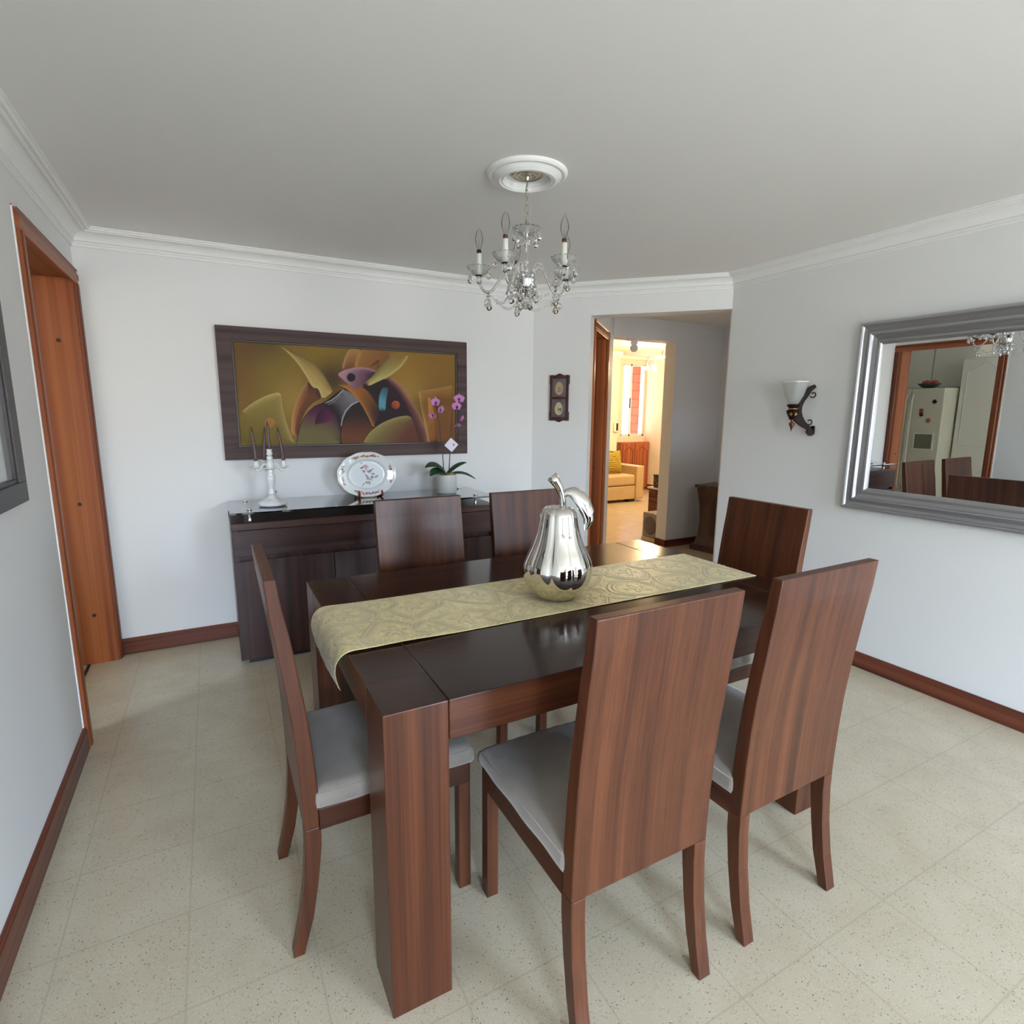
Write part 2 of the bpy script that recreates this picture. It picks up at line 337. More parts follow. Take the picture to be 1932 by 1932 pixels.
# crown moulding
prof = [(0, 2.216), (.008, 2.217), (.009, 2.226), (.006, 2.228), (.012, 2.232), (.014, 2.239), (.010, 2.241), (.019, 2.244), (.021, 2.252), (.026, 2.262), (.036, 2.271), (.050, 2.278), (.066, 2.282), (.070, 2.278), (.078, 2.279), (.080, 2.286), (.086, 2.286), (.089, 2.283), (.095, 2.284), (.097, 2.292), (.105, 2.293), (.105, ZC), (0, ZC)]
def mould(name, p, q, nin, dp, dq, m=M_trim, prof=prof, sm=False):    # sweep from p to q, nin = inward normal; dp,dq = shift along wall per unit offset (mitre)
    p, q, nin = Vector(p), Vector(q), Vector(nin); t = (q-p).normalized(); vs = []; k = len(prof)
    for base, dd in ((p, dp), (q, dq)):
        for o_, z in prof:
            b = base+nin*o_+t*dd*o_; vs.append((b.x, b.y, z))
    fs = [(i, (i+1) % k, k+(i+1) % k, k+i) for i in range(k)]+[tuple(range(k))[::-1], tuple(range(k, 2*k))]
    mb = MB().add(vs, fs); o = struct(name, mb, m); me = o.data
    import bmesh as bm_; b = bm_.new(); b.from_mesh(me); bm_.ops.recalc_face_normals(b, faces=b.faces); b.to_mesh(me); b.free(); return o
t1 = math.tan(R(22.5+.65)); 
mould('trim_1', (XL, YR), (XL, YB), (1, 0), 0, -1)
mould('trim_2', (XL, YB), A, (0, -1), 1, -math.tan(R(23.1)))
mould('trim_3', A, B, -nA, math.tan(R(23.1)), -math.tan(R(21.9)))
mould('trim_4', B, (XR, YR), (-1, 0), math.tan(R(21.9)), 0)
# baseboards
def bprof(h, t=.013): return [(0, 0), (t, 0), (t, h-.014), (t*.72, h-.008), (t*.72, h-.004), (t*.4, h), (0, h)]
mould('baseboard_left', (XL, YR), (XL, D0-.001), (1, 0), 0, 0, BB, bprof(.100))
mould('baseboard_back', (XL+.012, YB), A, (0, -1), 0, -.42, BBx, bprof(.095))
mould('baseboard_diagonal', A, oL, -nA, .42, 0, BBx, bprof(.095))
mould('baseboard_right', B, (XR, YR), (-1, 0), .4, 0, BB, bprof(.088))
# doorway to the kitchen: casings, jambs, thin white edge strip
def casing_profile(wd, t):   # moulded strip across its width
    return [(0, 0), (wd, 0), (wd, t*.55), (wd*.9, t*.7), (wd*.78, t*.7), (wd*.7, t), (wd*.35, t), (wd*.25, t*.6), (wd*.1, t*.6), (0, t*.9)]
def strip(mb, T, prof2, L): mb.prism(prof2, 0, L, T); return mb
d3 = struct('door_1', MB().box(XL-.17, XL+.002, D0+.055, D0+.075, 0, 2.045).box(XL-.17, XL+.002, D1-.075, D1-.055, 0, 2.045), CE['z'])
obj('head_jamb', MB().box(XL-.17, XL+.002, D0+.055, D1-.055, 2.045, 2.062), CE['y'], d3)
def rot_cols(ex, ey, ez, o): return Matrix(((ex[0], ey[0], ez[0], o[0]), (ex[1], ey[1], ez[1], o[1]), (ex[2], ey[2], ez[2], o[2]), (0, 0, 0, 1)))
cp = casing_profile(.07, .018)
obj('casing', strip(MB(), rot_cols((0, 1, 0), (1, 0, 0), (0, 0, 1), (XL, D0, 0)), [(a, b) for a, b in cp], DZ-.070), CE['z'], d3)
obj('casing', strip(MB(), rot_cols((0, -1, 0), (1, 0, 0), (0, 0, 1), (XL, D1, 0)), [(a, b) for a, b in cp], DZ-.070), CE['z'], d3)
obj('casing', strip(MB(), rot_cols((0, 0, -1), (1, 0, 0), (0, 1, 0), (XL, D0, DZ)), [(a, b) for a, b in cp], D1-D0), CE['y'], d3)
for zz in (1.74, .90, .28): 
    obj('screw_plug', MB().lathe([(0, 0), (.009, 0), (.009, -.003), (.006, -.0015), (0, -.0015)][::-1], n=14, T=Matrix.Translation((XL-.085, D1-.0755, zz)) @ Matrix.Rotation(R(-90), 4, 'X')), M_frame_in, d3)
struct('trim_5', MB().box(XL-.01, XL+.004, D0-.010, D0-.001, .1, DZ+.006).box(XL-.01, XL+.0035, D0-.010, D1, DZ+.001, DZ+.006), M_trim)
struct('trim_6', MB().box(XL-.142, XL-.128, D0+.075, D1-.075, 0, .003), M_black)

# ---------------------------------------------------------------- hallway
P0 = Vector((2.605, 3.586)); du = Vector((.723, .691)); dv = Vector((-.691, .723))     # hallway wall runs along du
Y4 = 4.33; e0 = P0-du*.07; Lh = (Y4-e0.y)/du.y
def HT(s_, v_, z): q = e0+du*s_+dv*v_; return (q.x, q.y, z)
def hbox(mb, s0, s1, v0, v1, z0, z1):
    p = [e0+du*a+dv*b for a, b in ((s0, v0), (s1, v0), (s1, v1), (s0, v1))]; mb.prism([(q.x, q.y) for q in p], z0, z1); return mb
c0, c1, dz2 = .07, .07+.772, 2.098
mb = MB(); hbox(mb, 0, c0, 0, .16, 0, ZC); hbox(mb, c0, c1, 0, .16, dz2, ZC); mb.prism([tuple(HT(c1, 0, 0)[:2]), tuple(HT(Lh, 0, 0)[:2]), tuple(HT(Lh-.168, .16, 0)[:2]), tuple(HT(c1, .16, 0)[:2])], 0, ZC)
struct('wall_hallway', mb, M_wall)
d4 = struct('door_2', hbox(hbox(MB(), c0+.05, c0+.07, .005, .15, 0, 2.045), c1-.07, c1-.05, .005, .15, 0, 2.045), CE['z'])
obj('head_jamb', hbox(MB(), c0+.05, c1-.05, .005, .15, 2.045, 2.06), CE['x'], d4)
T = rot_cols((du.x, du.y, 0), (-dv.x, -dv.y, 0), (0, 0, 1), HT(c0, 0, 0)); obj('casing', strip(MB(), T, cp, dz2), CE['z'], d4)
T = rot_cols((-du.x, -du.y, 0), (-dv.x, -dv.y, 0), (0, 0, 1), HT(c1, 0, 0)); obj('casing', strip(MB(), T, cp, dz2), CE['z'], d4)
T = rot_cols((0, 0, -1), (-dv.x, -dv.y, 0), (du.x, du.y, 0), HT(c0, -.001, dz2)); obj('casing', strip(MB(), T, cp, c1-c0), CE['x'], d4)
for zz in (.90, .30):
    q = e0+du*(c1-.0705)+dv*.08; T = rot_cols((dv.x, dv.y, 0), (0, 0, 1), (-du.x, -du.y, 0), (q.x, q.y, zz))
    obj('screw_plug', MB().lathe([(0, 0), (.009, 0), (.009, .002), (.005, .001), (0, .001)], n=12, T=T), M_frame_in, d4)
# room behind hallway door (closed off, plain)
struct('wall_bedroom', MB().box(2.1, 2.2, 3.9, 6.1, 0, ZL).box(2.1, 2.65, 6.1, 6.2, 0, ZL), M_wall)
# wall facing the camera at Y4 with opening to lounge
xL4 = e0.x+du.x*Lh; mb = MB()
mb.box(xL4-.02, 4.172, Y4, Y4+.15, 2.105, 2.55).box(4.172, 7.27, Y4, Y4+.15, 0, 2.55)
struct('wall_lounge_front', mb, M_wall)
struct('trim_7', MB().box(3.3, 4.83, Y4-.012, Y4+.001, 2.225, 2.232), M_trim)
struct('baseboard_hallway', MB().box(4.160, 4.83, Y4-.012, Y4, 0, .075).box(4.160, 4.172, Y4-.012, Y4+.15, 0, .075), BBx, bevel=.002)
struct('wall_hallway_end', MB().box(4.83, 4.93, 1.4, Y4, 0, ZC).box(XR+.13, 3.9, 1.3, 1.4, 0, ZC).box(4.3, 4.93, 1.3, 1.4, 0, ZC).box(3.9, 4.3, 1.3, 1.4, 0, 1.4).box(3.9, 4.3, 1.3, 1.4, 1.75, ZC), M_wall)  # opening in the near end is added to let light in

# ---------------------------------------------------------------- lounge
XE, YW, ZL = 7.15, 8.13, 2.42
struct('ceiling_lounge', MB().box(2.0, 7.4, 3.8, 8.5, ZL, ZL+.1), M_wwarm)
mb = MB(); wx0, wx1, wz0, wz1 = 6.60, 7.14, .99, 2.28
mb.box(2.55, wx0, YW, YW+.12, 0, ZL).box(wx0, wx1, YW, YW+.12, 0, wz0).box(wx0, wx1, YW, YW+.12, wz1, ZL).box(wx1, 7.3, YW, YW+.12, 0, ZL)
struct('wall_lounge_back', mb, M_wwarm)
struct('wall_lounge_side', MB().box(XE, XE+.12, 4.4, 8.3, 0, ZL).box(2.55, 2.65, 6.1, 8.3, 0, ZL), M_wwarm)
struct('wall_lounge_pier', MB().box(5.5, 6.185, 7.72, YW, 0, ZL), M_wwarm)
struct('baseboard_lounge', MB().box(XE-.012, XE, 4.5, YW, 0, .10), BB)
struct('trim_8', MB().box(2.65, XE, YW-.05, YW, 2.36, ZL).box(XE-.05, XE, 4.5, YW, 2.36, ZL).box(5.5, 6.21, 7.67, 7.72, 2.36, ZL), M_trim)
o = struct('window_3', MB().box(wx0, wx0+.03, YW+.02, YW+.07, wz0, wz1).box(wx1-.03, wx1, YW+.02, YW+.07, wz0, wz1).box(wx0, wx1, YW+.02, YW+.07, wz0, wz0+.035).box(wx0, wx1, YW+.02, YW+.07, wz1-.03, wz1).box(6.79, 6.82, YW+.02, YW+.07, wz0, wz1), M_alu)
obj('pane', MB().box(wx0+.03, wx1-.03, YW+.04, YW+.045, wz0+.03, wz1-.03), M_pane, o)
obj('latch', MB().box(6.782, 6.80, YW+.005, YW+.02, 1.50, 1.68), M_black, o)
# brick building outside the lounge window, with added slabs that block sky light
m = mat('outside_brick', lin(190, 120, 96), .85); g = N(m); tc = g.n('ShaderNodeTexCoord'); mp = g.n('ShaderNodeMapping'); mp.inputs['Rotation'].default_value = (R(90), 0, 0)
g.l(tc.outputs['Object'], mp.inputs[0]); br = g.n('ShaderNodeTexBrick'); g.l(mp.outputs[0], br.inputs['Vector'])
br.inputs['Color1'].default_value = lin(214, 132, 104); br.inputs['Color2'].default_value = lin(200, 122, 96); br.inputs['Mortar'].default_value = lin(140, 90, 74)
br.inputs['Scale'].default_value = 1; br.inputs['Brick Width'].default_value = .34; br.inputs['Row Height'].default_value = .17; br.inputs['Mortar Size'].default_value = .008
g.l(br.outputs['Color'], g.b.inputs['Base Color'])
struct('exterior_brick_and_sky_blockers', MB().box(7.79, 12, 9.3, 9.6, -1, 9).box(2.55, 12, YW+.14, YW+.3, ZL+.12, 8.5).box(7.3, 12, YW+.14, YW+.3, -1, ZL+.12).box(7.0, 12, YW+.14, 9.6, 3.6, 3.8), m)  # facade above and slab over the alley added to dim the brick
struct('added_pale_sky_blocker', MB().box(2, 7.78, 10.5, 10.7, -1, 9), M_wwarm)  # added facade that cuts the sky light reaching the brick
# ================================================================ DINING TABLE
TX0, TX1, TY0, TY1, TZ = .27, 1.868, 1.070, 2.128, .770
t = thing('dining_table', 'large rectangular dark brown wooden dining table with thick square corner legs', 'table', ((TX0+TX1)/2, (TY0+TY1)/2, 0))
gp = .0012
obj('tabletop', MB().box(TX0+.148+gp, TX1-.148-gp, TY0, TY1, .672, TZ), W['x'], t, .0025, top=WT)
for a, b in ((TX0, TX0+.148), (TX1-.148, TX1)): obj('end_rail', MB().box(a, b, TY0+.15+gp, TY1-.15-gp, .680, TZ), W['y'], t, .0025, top=WTy)
LEGM = wood('walnut_leg', CD, CM, CL, 'z', rough=.3, coat=.12)
for a in (TX0, TX1-.148):
    for b in (TY0, TY1-.15): obj('leg', MB().box(a, a+.148, b, b+.15, 0, TZ), LEGM, t, .003, top=WTy)

# ================================================================ CHAIRS
OUT = [(1.017, 0), (.94, .007), (.87, .0165), (.79, .026), (.69, .038), (.60, .046), (.50, .051), (.40, .054), (.355, .0545), (.30, .054), (.20, .046), (.10, .031), (0, .009)]
THK = [.028, .031, .034, .036, .037, .038, .040, .041, .041, .040, .036, .034, .028]
def make_chair():
    t = thing('dining_chair', '', 'chair', (0, 0, 0), 'dining chairs around the table'); hw = .2015
    def side(i0, i1, x0, x1):
        o_ = [(d, z) for z, d in OUT[i0:i1]]; i_ = [(OUT[i][1]+THK[i], OUT[i][0]) for i in range(i0, i1)][::-1]
        poly = o_+i_; T = rot_cols((0, 1, 0), (0, 0, 1), (1, 0, 0), (0, 0, 0)); mb = MB(); mb.prism(poly, x0, x1, T); return mb
    obj('backrest', side(0, 9, -hw, hw), W['z'], t, .003, top=W['x'])
    for a, b in ((-hw, -hw+.038), (hw-.038, hw)): obj('leg', side(8, 13, a, b), W['z'], t, .002)
    for a, b in ((-hw, -hw+.036), (hw-.036, hw)): obj('leg', MB().box(a, b, .474, .510, 0, .345), W['z'], t, .002)
    mb = MB().box(-hw, -hw+.022, .088, .510, .345, .405).box(hw-.022, hw, .088, .510, .345, .405).box(-hw+.022, hw-.022, .488, .510, .345, .405).box(-hw+.022, hw-.022, .088, .110, .345, .405)
    obj('seat_frame', mb, W['y'], t, .002)
    # cushion: rounded slab with piped seam and puckers
    nx, ny = 40, 48; x0, x1, y0, y1 = -hw-.003, hw+.003, .088, .516
    P = []; bot = []
    import itertools
    mb = MB()
    def hgt(u, v):
        e = min(u, 1-u, v*1.0+.02, 1-v); dome = .010*(1-(2*u-1)**4)*(1-(2*v-1)**4)
        wr = 0
        for k in range(9):
            cx_ = .1+.1*k; wr += .0018*math.exp(-((u-cx_)/.012)**2)*math.exp(-((1-v)/.10))
        for k in range(9):
            cy_ = .08+.105*k; wr += .0018*math.exp(-((v-cy_)/.011)**2)*(math.exp(-((1-u)/.13))+math.exp(-(u/.13)))
        return .462+dome+wr-.0015*math.sin(9*u+4*v)*math.cos(5*v-3*u)
    rad = .014; Pg = []
    for i in range(nx+1):
        u = i/nx; row = []
        for j in range(ny+1):
            v = j/ny; x = x0+(x1-x0)*u; y = y0+(y1-y0)*v
            dx = min(u, 1-u)*(x1-x0); dy = min(v, 1-v)*(y1-y0); e = min(dx, dy); z = hgt(u, v)
            if e < rad: z -= rad*(1-math.sqrt(max(0, 1-(1-e/rad)**2)))*.8
            row.append((x, y, z))
        Pg.append(row)
    mb.grid(Pg)
    ring = [(i, 0) for i in range(nx)]+[(nx, j) for j in range(ny)]+[(nx-i, ny) for i in range(nx)]+[(0, ny-j) for j in range(ny)]
    L = len(ring); k0 = len(mb.v); cxm, cym = 0, (y0+y1)/2
    lay = []
    for zz, ex in ((.447, .002), (.430, .005), (.415, .003), (.4055, -.004)):
        idx = []
        for (i, j) in ring:
            x, y, z = Pg[i][j]; sx = (x-cxm)/((x1-x0)/2); sy = (y-cym)/((y1-y0)/2); m_ = max(abs(sx), abs(sy))
            wv = .0012*math.sin(40*(x+y)+zz*90)
            idx.append(len(mb.v)); mb.v.append((x+(ex+wv)*(sx if abs(sx) == m_ else 0), y+(ex+wv)*(sy if abs(sy) == m_ else 0), zz))
        lay.append(idx)
    top = [i*(ny+1)+j for i, j in ring]
    for a_, b_ in zip([top]+lay, lay):
        for q in range(L): mb.f.append((a_[q], b_[q], b_[(q+1) % L], a_[(q+1) % L])); mb.s.append(True)
    mb.f.append(tuple(lay[-1])); mb.s.append(False)
    # flip
    c_ = obj('cushion', mb, M_seat, t)
    import bmesh as bm_; b = bm_.new(); b.from_mesh(c_.data); bm_.ops.recalc_face_normals(b, faces=b.faces); b.to_mesh(c_.data); b.free()
    pr = []; zt = .449
    rx0, rx1, ry0, ry1 = x0+.0005, x1-.0005, y0, y1-.0005
    pts = [(rx0, ry0, zt), (rx0, ry1-.012, zt), (rx0+.012, ry1, zt), (rx1-.012, ry1, zt), (rx1, ry1-.012, zt), (rx1, ry0, zt)]
    obj('piping', MB().tube(pts, .0022, 6), M_seat, c_)
    return t
ch = make_chair()
CH = [(.075, 1.536, -90, 'brown wooden chair at the table end nearest the kitchen doorway, seen side-on'),
      (.8085, .793, 0, 'high brown wooden chair seen from behind, beside the thick table leg, before the pear'),
      (1.348, .806, 1.0, 'brown wooden chair seen from behind at the near table side, closer to the mirror'),
      (.800, 2.402, 180, 'brown wooden chair against the sideboard, below the painted oval plate'),
      (1.360, 2.402, 180, 'brown wooden chair against the sideboard, partly hidden by the chrome pear'),
      (2.152, 1.604, 90, 'dark wooden chair at the table end under the wall sconce, front of backrest visible')]
for i, (x, y, rz, lab) in enumerate(CH):
    if i == 0: ch.location = (x, y, 0); ch.rotation_euler = (0, 0, R(rz)); ch['label'] = lab
    else: dup(ch, (x, y, 0), R(rz), lab)

# ================================================================ RUNNER
def runner():
    x_end, y0, y1 = 1.852, 1.412, 1.800; step = .0032
    # arc-length path in (x,z): tip hangs, curls over the table edge, runs to the right
    path = [(.236, .655), (.232, .69), (.233, .72), (.240, .748), (.252, .765), (.268, .7745), (.29, .7765), (.33, .7745), (.42, .7725), (.6, .7722), (x_end, .7722)]
    pts = [Vector((a, b)) for a, b in path]; 
    for _ in range(3):
        q = [pts[0]]
        for a, b in zip(pts, pts[1:]): q += [a*.75+b*.25, a*.25+b*.75]
        pts = q+[pts[-1]]
    cum = [0]
    for a, b in zip(pts, pts[1:]): cum.append(cum[-1]+(b-a).length)
    Ltot = cum[-1]; n = int(Ltot/step); m = int((y1-y0)/step)
    S = np.linspace(0, Ltot, n+1); PX = np.interp(S, cum, [p.x for p in pts]); PZ = np.interp(S, cum, [p.y for p in pts])
    tx = np.gradient(PX); tz = np.gradient(PZ); ln = np.hypot(tx, tz); nx_, nz_ = -tz/ln, tx/ln
    SS, YY = np.meshgrid(S, np.linspace(0, y1-y0, m+1), indexing='ij')
    H = np.zeros_like(SS); rnd = np.random.default_rng(3)
    def motif(cx, cy, sz, ang):
        nonlocal H
        dx, dy = SS-cx, YY-cy; ca, sa = math.cos(ang), math.sin(ang); a = (dx*ca+dy*sa)/sz; b = (-dx*sa+dy*ca)/sz
        bb = b-.28*a*a*np.sign(a+1e-9)*(a > 0); k = np.clip(1-.38*a, .35, 1.5)
        d = np.sqrt((a*.82)**2+(bb/k)**2); ph = np.arctan2(bb, a)
        inside = d < 1.12; h = np.zeros_like(SS)
        h += np.exp(-((d-1.0)/.045)**2)+.8*np.exp(-((d-.84)/.035)**2)+.6*np.exp(-((d-.72)/.03)**2)*(np.sin(ph*26) > -.2)
        fl = np.exp(-((d-.30*(1+.45*np.cos(5*ph)))/.045)**2)+np.exp(-(d/.10)**2); h += .8*fl*(d < .6)
        h += .35*(np.sin(a*34+2*np.sin(b*21))*np.sin(b*30+2*np.sin(a*19)) > .35)*(d < .66)*(d > .46)
        H = np.where(inside, h, H)
    H += .38*(np.sin(SS*150+3*np.sin(YY*90))*np.sin(YY*170+3*np.sin(SS*80)) > .25)
    lay = []
    for i in range(9):
        bx = .06+i*.225
        lay += [(bx, .085, .085, .4+i), (bx+.11, .27, .088, 3.4+i*.7), (bx+.01, .335, .055, 1.2+i), (bx+.12, .07, .05, 5+i)]
    for a in lay: motif(*a)
    edge = np.minimum(YY, (y1-y0)-YY); H = np.where(edge < .008, .25*(np.sin(SS*700) > 0), H)
    H = np.clip(H, 0, 1.4)
    wy = y0+YY
    # slant of the hanging end and tapering tip
    X = PX[:, None]+nx_[:, None]*H*.0022; Z = PZ[:, None]+nz_[:, None]*H*.0022
    hang = np.clip((.09-SS)/.09, 0, 1); v = YY/(y1-y0)
    Z = Z+hang*(.045*v); wy = wy+hang*(.035*(1-v)-.06*v)
    X = X+hang*(.018*(1-v)-.006*np.sin(v*PI)); 
    X = X+(YY/(y1-y0))*0
    # left part slightly wavy on the table edge
    Z = Z+.004*np.exp(-((SS-.30)/.10)**2)*np.clip(1-v*3, 0, 1)
    cols = np.ones(SS.shape+(4,), np.float32); base = np.array(lin(238, 219, 158)[:3]); dk = np.array(lin(150, 130, 76)[:3]); hi = np.array(lin(240, 231, 190)[:3])
    t_ = np.clip(H, 0, 1)[..., None]; cols[..., :3] = base*(1-t_)+hi*t_
    gr = np.clip(np.abs(np.gradient(H, axis=0))+np.abs(np.gradient(H, axis=1)), 0, .55)[..., None]*1.6; cols[..., :3] = cols[..., :3]*(1-gr*.75)+dk*gr*.75
    vs = np.stack([X, wy, Z], -1).reshape(-1, 3); a_, b_ = SS.shape
    idx = np.arange(a_*b_).reshape(a_, b_); fs = np.stack([idx[:-1, :-1], idx[1:, :-1], idx[1:, 1:], idx[:-1, 1:]], -1).reshape(-1, 4)
    mb = MB(); mb.v = vs.tolist(); mb.f = fs.tolist(); mb.s = [True]*len(fs)
    m_ = vcol('gold_jacquard', .42, 0); m_.node_tree.nodes['Principled BSDF'].inputs['Sheen Weight'].default_value = .3
    o = obj('table_runner', mb, m_, cols=cols.reshape(-1, 4), solid=.0012)
    tag(o, 'pale gold paisley table runner lying along the dining table, one end hanging over', 'table runner')
runner()

# ================================================================ CHROME PEAR
PC = Vector((1.008, 1.551, .7758)); pr = thing('pear_ornament', 'shiny chrome pear ornament with stem and leaf standing on the table runner', 'ornament', tuple(PC))
PT = Matrix.Translation(PC) @ Matrix.Rotation(-_yaw, 4, 'Z')
pprof = [(0, .004), (.04, .001), (.062, .002), (.078, .010), (.098, .034), (.112, .065), (.117, .095), (.114, .122), (.103, .150), (.089, .180), (.077, .210), (.069, .240), (.064, .268), (.061, .285), (.056, .298), (.047, .308), (.036, .312), (.024, .306), (.014, .297), (.0, .293)]
pp = []
for i in range(len(pprof)-1):
    for k in range(4):
        t_ = k/4; p0 = pprof[max(i-1, 0)]; p1 = pprof[i]; p2 = pprof[i+1]; p3 = pprof[min(i+2, len(pprof)-1)]
        f_ = lambda a, b, c, d: .5*((2*b)+(-a+c)*t_+(2*a-5*b+4*c-d)*t_**2+(-a+3*b-3*c+d)*t_**3)
        pp.append((max(0, f_(p0[0], p1[0], p2[0], p3[0])), f_(p0[1], p1[1], p2[1], p3[1])))
pp.append((0, pprof[-1][1])); pp[0] = (0, .004)
def lobes(a, r, z): 
    k = .062*min(1, max(0, z/.05)); k *= 1.0 if z > .02 else .2
    return r*(1+k*(abs(math.cos(a*4.5+.5))**.8-.6))
body = obj('body', MB().lathe(pp, n=144, mod=lobes, T=PT), M_chrome, pr)
stem_pts = [(.012, .0, .285), (.014, 0, .315), (.012, 0, .345), (.002, 0, .375), (-.012, 0, .398), (-.026, 0, .416)]
obj('stem', MB().tube([PT @ Vector(p) for p in stem_pts], [.012, .0115, .0115, .013, .0165, .0195], 20), M_chrome, pr)
# leaf: curved blade attached to the stem, bending down right
def leaf_pts(path, widths, thick, nrm, T, n=14, ribs=True):
    P = []
    for i, (p, wd) in enumerate(zip(path, widths)):
        p = Vector(p); a = Vector(path[max(i-1, 0)]); b = Vector(path[min(i+1, len(path)-1)]); t_ = (b-a).normalized(); s_ = t_.cross(Vector(nrm)).normalized(); q = s_.cross(t_)
        row = []
        for k in range(n):
            an = 2*PI*k/n; c_, s2 = math.cos(an), math.sin(an)
            off = s_*wd*c_+q*(thick*s2-wd*.25*(c_*c_)+(thick*.6 if ribs and abs(c_) < .1 and s2 > 0 else 0)); row.append(T @ (p+off))
        P.append(row+[row[0]])
    return P
lp = [(.010, -.004, .345), (.026, -.008, .362), (.046, -.012, .364), (.068, -.016, .350), (.086, -.020, .326), (.097, -.022, .298), (.100, -.024, .272), (.094, -.024, .252), (.088, -.022, .236)]
obj('leaf', MB().grid(leaf_pts(lp, [.006, .014, .022, .027, .028, .025, .019, .011, .002], .006, (.25, -1, .45), PT), True), M_chrome, pr)

# ================================================================ SIDEBOARD
SX0, SX1, SY0, SY1 = .052, 1.620, 3.252, 3.718
t = thing('sideboard', 'long dark brown wooden sideboard with raised black glass top against the back wall', 'sideboard', ((SX0+SX1)/2, (SY0+SY1)/2, 0))
mb = MB().box(SX0, SX0+.03, SY0+.004, SY1, .03, .764).box(SX1-.03, SX1, SY0+.004, SY1, .03, .764).box(SX0+.03, SX1-.03, SY0+.03, SY1, .03, .06).box(SX0+.03, SX1-.03, SY1-.02, SY1, .06, .764).box(SX0+.03, SX1-.03, SY0+.03, SY1-.02, .585, .625)
obj('carcass', mb, SBz, t, .001)
obj('wooden_top', MB().box(SX0-.002, SX1+.002, SY0-.002, SY1, .7645, .802), SB, t, .002)
obj('plinth', MB().box(SX0+.04, SX1-.04, SY0+.03, SY1-.02, 0, .03), M_black, t)
xs = [SX0, (SX0+SX1)/2, SX1]
for a, b in zip(xs, xs[1:]): 
    dd = obj('drawer', MB().box(a+.0015, b-.0015, SY0-.001, SY0+.018, .622, .762), SB, t, .0012)
for k in range(3):
    a = SX0+(SX1-SX0)*k/3; b = SX0+(SX1-SX0)*(k+1)/3; obj('door', MB().box(a+.0015, b-.0015, SY0-.001, SY0+.018, .032, .593), SBz, t, .0012)
obj('glass_top', MB().box(SX0, SX1, SY0, SY1+.004, .850, .860), M_glassblk, t, .0012)
for (x, y) in ((SX0+.098, SY0+.072), (SX0+.095, SY1-.062), (SX1-.115, SY0+.072), (SX1-.095, SY1-.062)):
    obj('standoff', MB().lathe([(0, .802), (.013, .802), (.013, .806), (.009, .807), (.009, .845), (.013, .846), (.013, .850), (.011, .851), (.011, .861), (.014, .861), (.014, .868), (.012, .870), (0, .870)], (x, y, 0), 20, True), M_steel, t, .0005)

# candelabra
CB = Vector((.280, 3.44, .8605)); t = thing('candelabra', 'white porcelain candelabra with curved arms on the black glass sideboard top', 'candelabra', tuple(CB))
scl = lambda a, r, z: r*(1+.06*abs(math.sin(4*a))*(1 if z < .045 else 0))
obj('base', MB().lathe([(0, .002), (.060, 0), (.073, .006), (.075, .016), (.066, .026), (.052, .034), (.038, .042), (.024, .052), (.018, .064), (0, .064)], tuple(CB), 48, mod=scl), M_porc, t)
obj('stem', MB().lathe([(0, .060), (.019, .062), (.022, .075), (.016, .090), (.014, .100), (.020, .125), (.024, .150), (.022, .172), (.014, .188), (.019, .196), (.012, .205), (.018, .222), (.021, .240), (.016, .256), (.012, .262), (.018, .272), (.015, .284), (0, .286)], tuple(CB), 28), M_porc, t)
for k, (x, z, s_, c_) in enumerate(((.018, .08, .007, lin(190, 60, 140)), (-.017, .036, .007, lin(216, 170, 60)), (.026, .030, .006, lin(190, 60, 140)), (.004, .15, .006, lin(60, 110, 90)), (-.03, .028, .006, lin(90, 140, 90)))):
    yy = -math.sqrt(max(.0001, (.021 if z > .07 else .047)**2-x*x)); obj('painted_flower', MB().sphere((CB.x+x, CB.y+yy, CB.z+z), s_, 8, 6, (1, .35, 1)), mat('flower_glaze_%d' % k, c_, .3), t)
obj('ruffled_collar', MB().lathe([(0, .206), (.012, .206), (.030, .214), (.032, .218), (.014, .222), (0, .222)], tuple(CB), 40, mod=lambda a_, r_, z_: r_*(1+.10*abs(math.sin(4*a_)))), M_porc, t)
obj('candle_cup', MB().lathe([(0, .286), (.010, .286), (.015, .292), (.017, .302), (.014, .306), (.015, .322), (.017, .324), (.011, .324), (.011, .310), (0, .310)], tuple(CB), 24), M_porc, t)
CANDLES = [(CB.x+.003, CB.y, CB.z+.312, .165, .0085, (-.004, 0))]
for ang, lean in ((162, (-.013, .0)), (4, (-.024, .0)), (108, (.012, .01))):
    a = R(ang); d = Vector((math.cos(a), math.sin(a), 0))
    pts = [CB+d*r_+Vector((0, 0, z)) for r_, z in ((.010, .225), (.022, .238), (.034, .240), (.044, .226), (.052, .208), (.062, .200), (.070, .205), (.074, .216))]
    obj('arm', MB().tube(pts, [.007, .0065, .006, .006, .0065, .0065, .006, .006], 12), M_porc, t)
    c_ = CB+d*.074
    obj('candle_cup', MB().lathe([(0, .214), (.010, .214), (.024, .222), (.023, .226), (.011, .226), (.014, .236), (.012, .246), (.015, .258), (.011, .258), (.011, .244), (0, .244)], (c_.x, c_.y, CB.z), 24, mod=lambda a_, r_, z_: r_*(1+(.12*abs(math.sin(3*a_)) if abs(r_-.024) < .002 else 0))), M_porc, t)
    CANDLES.append((c_.x, c_.y, CB.z+.246, .195, .0098, lean))
labs = ['tall plum taper candle in the centre cup of the white candelabra', 'plum taper candle in the candelabra cup nearest the kitchen doorway', 'plum taper candle in the candelabra cup nearest the oval plate', 'plum taper candle in the rear cup of the candelabra, against the wall']
